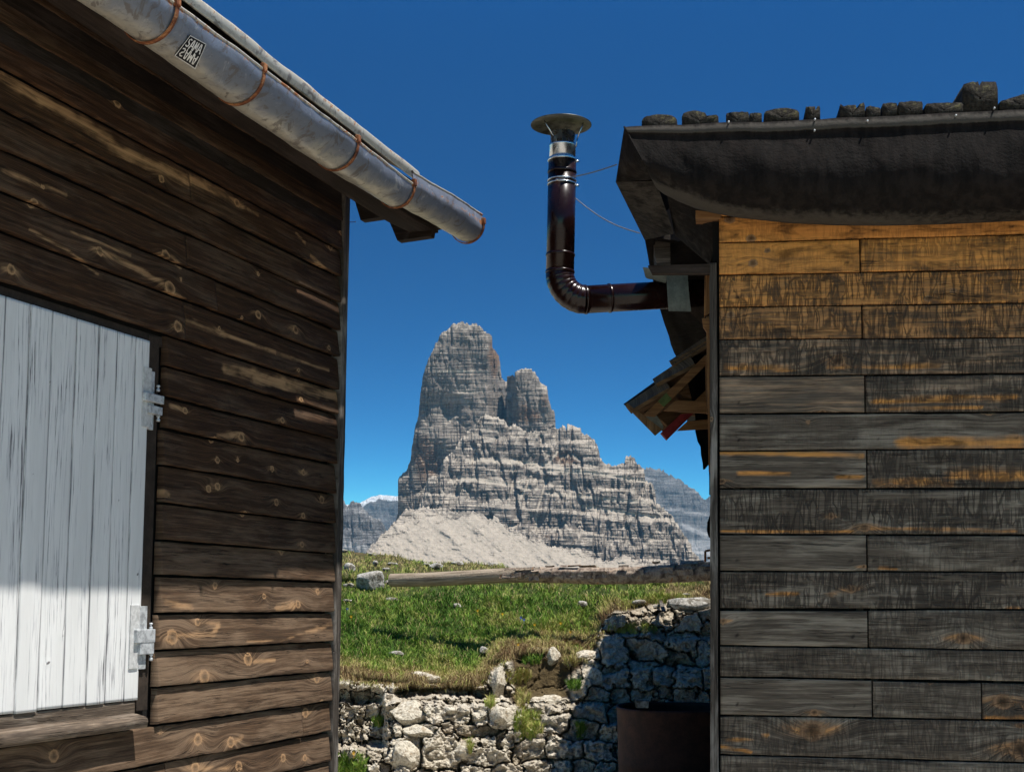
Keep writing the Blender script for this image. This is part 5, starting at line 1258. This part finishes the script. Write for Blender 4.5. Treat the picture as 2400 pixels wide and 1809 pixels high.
def dA(X, Y, t):
    d, a_ = rockdepth(.22, 14, 1, soft=.4, scree=lambda X, Y: blob(X, Y, [(700, 405, 190, 8, .9), (780, 520, 90, 7, .6), (640, 170, 60, 6, .5)]), brown=brA)(X, Y, t)
    x = (X-780)/.4199; y = (Y-700)/.4199
    d += KM*(60*np.clip((560-x)/200, 0, 1)**1.2 + 55*sm(860, 900, x)*(1-0*x))*1.0
    # concave wall under the shoulder
    d += KM*26*np.exp(-(((x-620)/120)**2+((y-640)/110)**2))+KM*34*sm(640, 980, y)*np.exp(-((x-590)/90)**2)
    d += KM*(55*sm(905, 925, x)+60*sm(940, 965, x))
    return d+KM*95, a_
relief(mb, towerA, [(900, 1240), (1200, 1180)], YM, 1.5, dA)
towerB = zz([(968, 760), (972, 560), (973, 432), (1000, 425), (1014, 432), (1016, 405), (1040, 396), (1065, 385), (1110, 397), (1150, 437), (1155, 465), (1195, 490), (1206, 560), (1225, 622), (1238, 626), (1243, 715), (1262, 760)])
def dB(X, Y, t):
    d, a_ = rockdepth(.16, 14, 21, soft=.4, scree=lambda X, Y: blob(X, Y, [(1080, 460, 70, 8, .5), (1090, 530, 60, 6, .6)]), brown=lambda X, Y: blob(X, Y, [(1090, 640, 110, 90, .75), (1180, 560, 40, 100, .7)]))(X, Y, t)
    x = (X-780)/.4199; y = (Y-700)/.4199
    d += KM*(70*(1-sm(975, 1020, x))*(1-sm(505, 560, y))+45*(1-sm(960, 1010, x))) ; d += KM*30*np.exp(-((x-1000)/14)**2)
    return d+KM*85, a_
relief(mb, towerB, [(1150, 1070), (1330, 1080)], YM, 1.5, dB)
butt = zz([(300, 1480), (330, 1260), (400, 1180), (470, 1170), (505, 1110), (525, 1010), (560, 985), (590, 1000), (620, 890), (680, 840), (705, 790), (760, 735), (800, 690), (850, 640), (895, 660), (960, 680), (985, 715), (1020, 690), (1055, 735), (1100, 745), (1180, 740), (1205, 722), (1243, 717), (1275, 723), (1283, 712), (1296, 714), (1302, 735), (1310, 706), (1325, 700), (1385, 730), (1390, 750), (1440, 765), (1475, 810), (1493, 890), (1530, 920), (1580, 940), (1610, 920), (1626, 918), (1635, 886), (1660, 878), (1688, 890), (1696, 915), (1720, 935), (1740, 970), (1745, 1015), (1790, 1045), (1802, 1080), (1803, 1135), (1850, 1170), (1900, 1215), (1912, 1245), (1970, 1330), (2002, 1375), (2006, 1412), (2040, 1442), (2062, 1475), (2090, 1485)])
LEDG = [((1010, 905), (1620, 998)), ((1620, 998), (1745, 1018)), ((1200, 1085), (1560, 1120)), ((1560, 1120), (1820, 1140)), ((750, 900), (1000, 905)), ((840, 1015), (1100, 1060)), ((1400, 1160), (1880, 1230)), ((1210, 960), (1500, 975)), ((700, 1000), (860, 1015))]
def scB(X, Y):
    x = (X-780)/.4199; y = (Y-700)/.4199; r = np.zeros_like(x)
    for a, b in LEDG: r = np.maximum(r, np.clip(1.15-segd(x, y, a, b)/15, 0, 1))
    for a, b in (((1255, 850), (1210, 910)), ((1210, 910), (1120, 960)), ((1195, 1000), (1140, 1180)), ((1160, 790), (1175, 760)), ((1140, 1180), (1130, 1280)), ((1000, 920), (1010, 990)), ((1780, 1160), (1900, 1260)), ((620, 880), (590, 950)), ((1040, 1130), (1100, 1010))): r = np.maximum(r, np.clip(1.0-segd(x, y, a, b)/11, 0, .9))
    return r
def dBu(X, Y, t):
    d, a_ = rockdepth(.75, 24, 41, scree=scB, brown=lambda X, Y: blob(X, Y, [(1300, 900, 110, 60, .8), (560, 950, 40, 60, .9), (1250, 1330, 160, 40, .5), (1690, 980, 60, 40, .4), (930, 800, 50, 60, .5), (1350, 1050, 200, 20, .4)]))(X, Y, t)
    x = (X-780)/.4199; y = (Y-700)/.4199
    for (a, b, w, dd) in (((1165, 770), (1150, 920), 12, 16), ((1195, 1000), (1140, 1280), 14, 12), ((700, 980), (690, 1090), 12, 16), ((1000, 1000), (1020, 1220), 18, 18), ((915, 780), (905, 900), 10, 10), ((1050, 900), (1080, 760), 8, 10), ((1590, 1020), (1590, 1140), 8, 10), ((590, 1010), (585, 1120), 10, 12), ((1330, 1020), (1330, 1100), 6, 6)):
        d += KM*dd*np.exp(-(segd(x, y, a, b)/w)**2)
    sc_ = a_['scree']; d += KM*5*sc_
    d += KM*50*np.clip((620-x)/200, 0, 1)
    return d-KM*200, a_
relief(mb, butt, [(880, 1420), (1700, 1420)], YM, 1.5, dBu)
tal = zz([(120, 1480), (200, 1392), (260, 1330), (330, 1262), (400, 1215), (450, 1180), (520, 1160), (560, 1172), (620, 1160), (660, 1185), (740, 1190), (800, 1185), (870, 1225), (905, 1215), (950, 1260), (1010, 1290), (1050, 1300), (1110, 1345), (1160, 1340), (1200, 1375), (1300, 1392), (1390, 1405), (1450, 1440), (1540, 1470), (1600, 1440), (1628, 1428), (1680, 1455), (1760, 1478), (1900, 1500), (2100, 1510)])
def dT(X, Y, t):
    x = (X-780)/.4199; y = (Y-700)/.4199
    # chutes run down to the right
    q = (x-(y-1150)*1.25); ch = fbm(q/110, y/300, 0, 4, 5)-.5; blk = fbm(x/36, y/24, 0, 5, 6); spots = sm(.56, .66, blk)*np.clip(1-(y-1160)/330, .25, 1)*(1-sm(880, 1050, x)*.75)
    d = -(Y-1180)*1.6-20*ch-sm(.45, .75, blk)*5-2.5*(fbm(x/9, y/6, 0, 3, 8)-.5)
    rocky = spots+np.clip(1.1-t/(14+30*(1-sm(600, 800, x)))-1.2*(fbm(x/30, y/30, 0, 3, 55)-.5), 0, 1)*.9
    out = .25*sm(.5, .62, fbm(x/60, y/40, 0, 4, 18))*(1-sm(900, 1100, x))
    br = blob(x, y, [(1180, 1420, 160, 60, .45), (900, 1420, 200, 60, .2), (1350, 1440, 120, 30, .5)], False)
    return (d-215)*KM, {'scree': 1-np.clip(rocky, 0, 1)-.0*out, 'brown': br*.9+.12, 'snow': 0*d}
relief(mb, tal, [(800, 1440), (1700, 1440)], YM, 1.6, dT, jag=1.3)
o = mb.build('mountain', M['mtn'], None, True); tag(o, kind='structure')
# distant ranges
def dF(seed, lean=.6, butt=18, snow=None, scr=None):
    g = rockdepth(lean, butt, seed, .12, rnd=8)
    def f(X, Y, t):
        d, a_ = g(X, Y, t)
        if snow: a_['snow'] = snow(X, Y, t)
        if scr: a_['scree'] = scr(X, Y)
        return d, a_
    return f
mb = MB(); relief(mb, zz([(-1800, 1150), (-900, 1060), (-200, 1100), (0, 1130), (60, 1130), (80, 1165), (100, 1135), (130, 1130), (155, 1140), (165, 1165), (190, 1180), (215, 1215), (240, 1225), (262, 1232), (290, 1262), (300, 1300), (330, 1345), (400, 1400), (450, 1420)]), [(0, 1420), (1100, 1420)], 3000, 1.8, dF(61, .5, 16, None, lambda X, Y: sm(1275, 1290, Y+.25*(880-X))*.8)); o = mb.build('mountain', M['far']); tag(o, kind='structure')
mb = MB(); relief(mb, zz([(-1800, 1120), (-700, 1150), (-150, 1160), (0, 1170), (80, 1150), (150, 1140), (200, 1112), (240, 1098), (290, 1094), (370, 1102), (450, 1110), (560, 1150), (700, 1200)]), [(0, 1420), (1100, 1420)], 6000, 2, dF(71, .5, 10, lambda X, Y, t: np.clip(2.3-t/9-1.0*fbm(X/12, Y/6, 0, 3, 3), 0, 1)), jag=.3); o = mb.build('mountain', M['far']); tag(o, kind='structure')
mb = MB(); relief(mb, zz([(1600, 1100), (1700, 960), (1745, 945), (1830, 950), (1870, 975), (1930, 1008), (1985, 1040), (2030, 1075), (2060, 1112), (2090, 1108), (2130, 1098), (2200, 1130), (2300, 1150), (2900, 1080), (3600, 1180)]), [(1400, 1440), (1800, 1440)], 5000, 2, dF(81, .8, 12, None, lambda X, Y: .85*np.clip(1-segd((X-780)/.4199, (Y-700)/.4199, (1960, 1270), (2110, 1330))/26, 0, 1)+.7*sm(1310, 1360, (Y-700)/.4199))); o = mb.build('mountain', M['far']); tag(o, kind='structure')
# ------------------------------------------------------------ light, sky, air
EL = math.radians(69); sx, sy = .93, -.37; nn_ = math.hypot(sx, sy); sx /= nn_; sy /= nn_
sd = bpy.data.lights.new('sun', 'SUN'); sd.energy = SUN; sd.angle = math.radians(.55); sd.color = (1, .955, .89)
so_ = bpy.data.objects.new('sun', sd); COL.objects.link(so_)
sv = Vector((sx*math.cos(EL), sy*math.cos(EL), math.sin(EL))); so_.rotation_euler = (-sv).to_track_quat('-Z', 'Y').to_euler(); so_.location = (3, -3, 12)
W = bpy.data.worlds.new('World'); S.world = W; W.use_nodes = True; nt_ = W.node_tree
sky = nt_.nodes.new('ShaderNodeTexSky'); sky.sky_type = 'NISHITA'; sky.sun_disc = False
sky.sun_elevation = EL; sky.sun_rotation = math.atan2(sx, sy); sky.altitude = 2400; sky.air_density = 1.0; sky.dust_density = .15; sky.ozone_density = 3.0
tc_ = nt_.nodes.new('ShaderNodeTexCoord'); sp_ = nt_.nodes.new('ShaderNodeSeparateXYZ'); cb_ = nt_.nodes.new('ShaderNodeCombineXYZ'); mm_ = nt_.nodes.new('ShaderNodeMapRange')
mm_.inputs[1].default_value = 0; mm_.inputs[2].default_value = 1; mm_.inputs[3].default_value = ZLO; mm_.inputs[4].default_value = ZHI
nt_.links.new(tc_.outputs['Generated'], sp_.inputs[0]); nt_.links.new(sp_.outputs[0], cb_.inputs[0]); nt_.links.new(sp_.outputs[1], cb_.inputs[1]); nt_.links.new(sp_.outputs[2], mm_.inputs[0]); mx_ = nt_.nodes.new('ShaderNodeMath'); mx_.operation = 'MAXIMUM'; mx_.inputs[1].default_value = .02; nt_.links.new(mm_.outputs[0], mx_.inputs[0]); nt_.links.new(mx_.outputs[0], cb_.inputs[2]); nt_.links.new(cb_.outputs[0], sky.inputs[0])
hs = nt_.nodes.new('ShaderNodeHueSaturation'); hs.inputs['Saturation'].default_value = SAT
gm_ = nt_.nodes.new('ShaderNodeMix'); gm_.data_type = 'RGBA'; gm_.blend_type = 'MULTIPLY'; gm_.inputs[0].default_value = 1; gm_.inputs[7].default_value = SKYTINT
bg = nt_.nodes['Background']; bg.inputs['Strength'].default_value = SKY
nt_.links.new(sky.outputs[0], hs.inputs['Color']); ga_ = nt_.nodes.new('ShaderNodeGamma'); ga_.inputs[1].default_value = GAM; nt_.links.new(hs.outputs[0], ga_.inputs[0]); nt_.links.new(ga_.outputs[0], gm_.inputs[6]); nt_.links.new(gm_.outputs[2], bg.inputs['Color'])
S.view_settings.view_transform = 'Standard'; S.view_settings.look = 'None'; S.view_settings.gamma = 1; S.view_settings.use_curve_mapping = False
S.view_settings.exposure = EXPO
if HAZE > 0:
    bm = bmesh.new(); bmesh.ops.create_cube(bm, size=1)
    for v in bm.verts: v.co = (v.co.x*19000, 6400+v.co.y*20000, -170+(v.co.z+.5)*(1000))
    hz = bmobj('haze', bm, None); tag(hz, 'faint blue alpine air in front of the distant peaks', 'haze', kind='stuff')
    hm = bpy.data.materials.new('alpine haze'); hm.use_nodes = True; N_ = hm.node_tree.nodes; N_.remove(N_['Principled BSDF'])
    pv = N_.new('ShaderNodeVolumePrincipled'); pv.inputs['Density'].default_value = HAZE; pv.inputs['Color'].default_value = (.30, .66, 1, 1); pv.inputs['Anisotropy'].default_value = .0
    hm.node_tree.links.new(pv.outputs[0], N_['Material Output'].inputs['Volume']); hz.data.materials.append(hm)
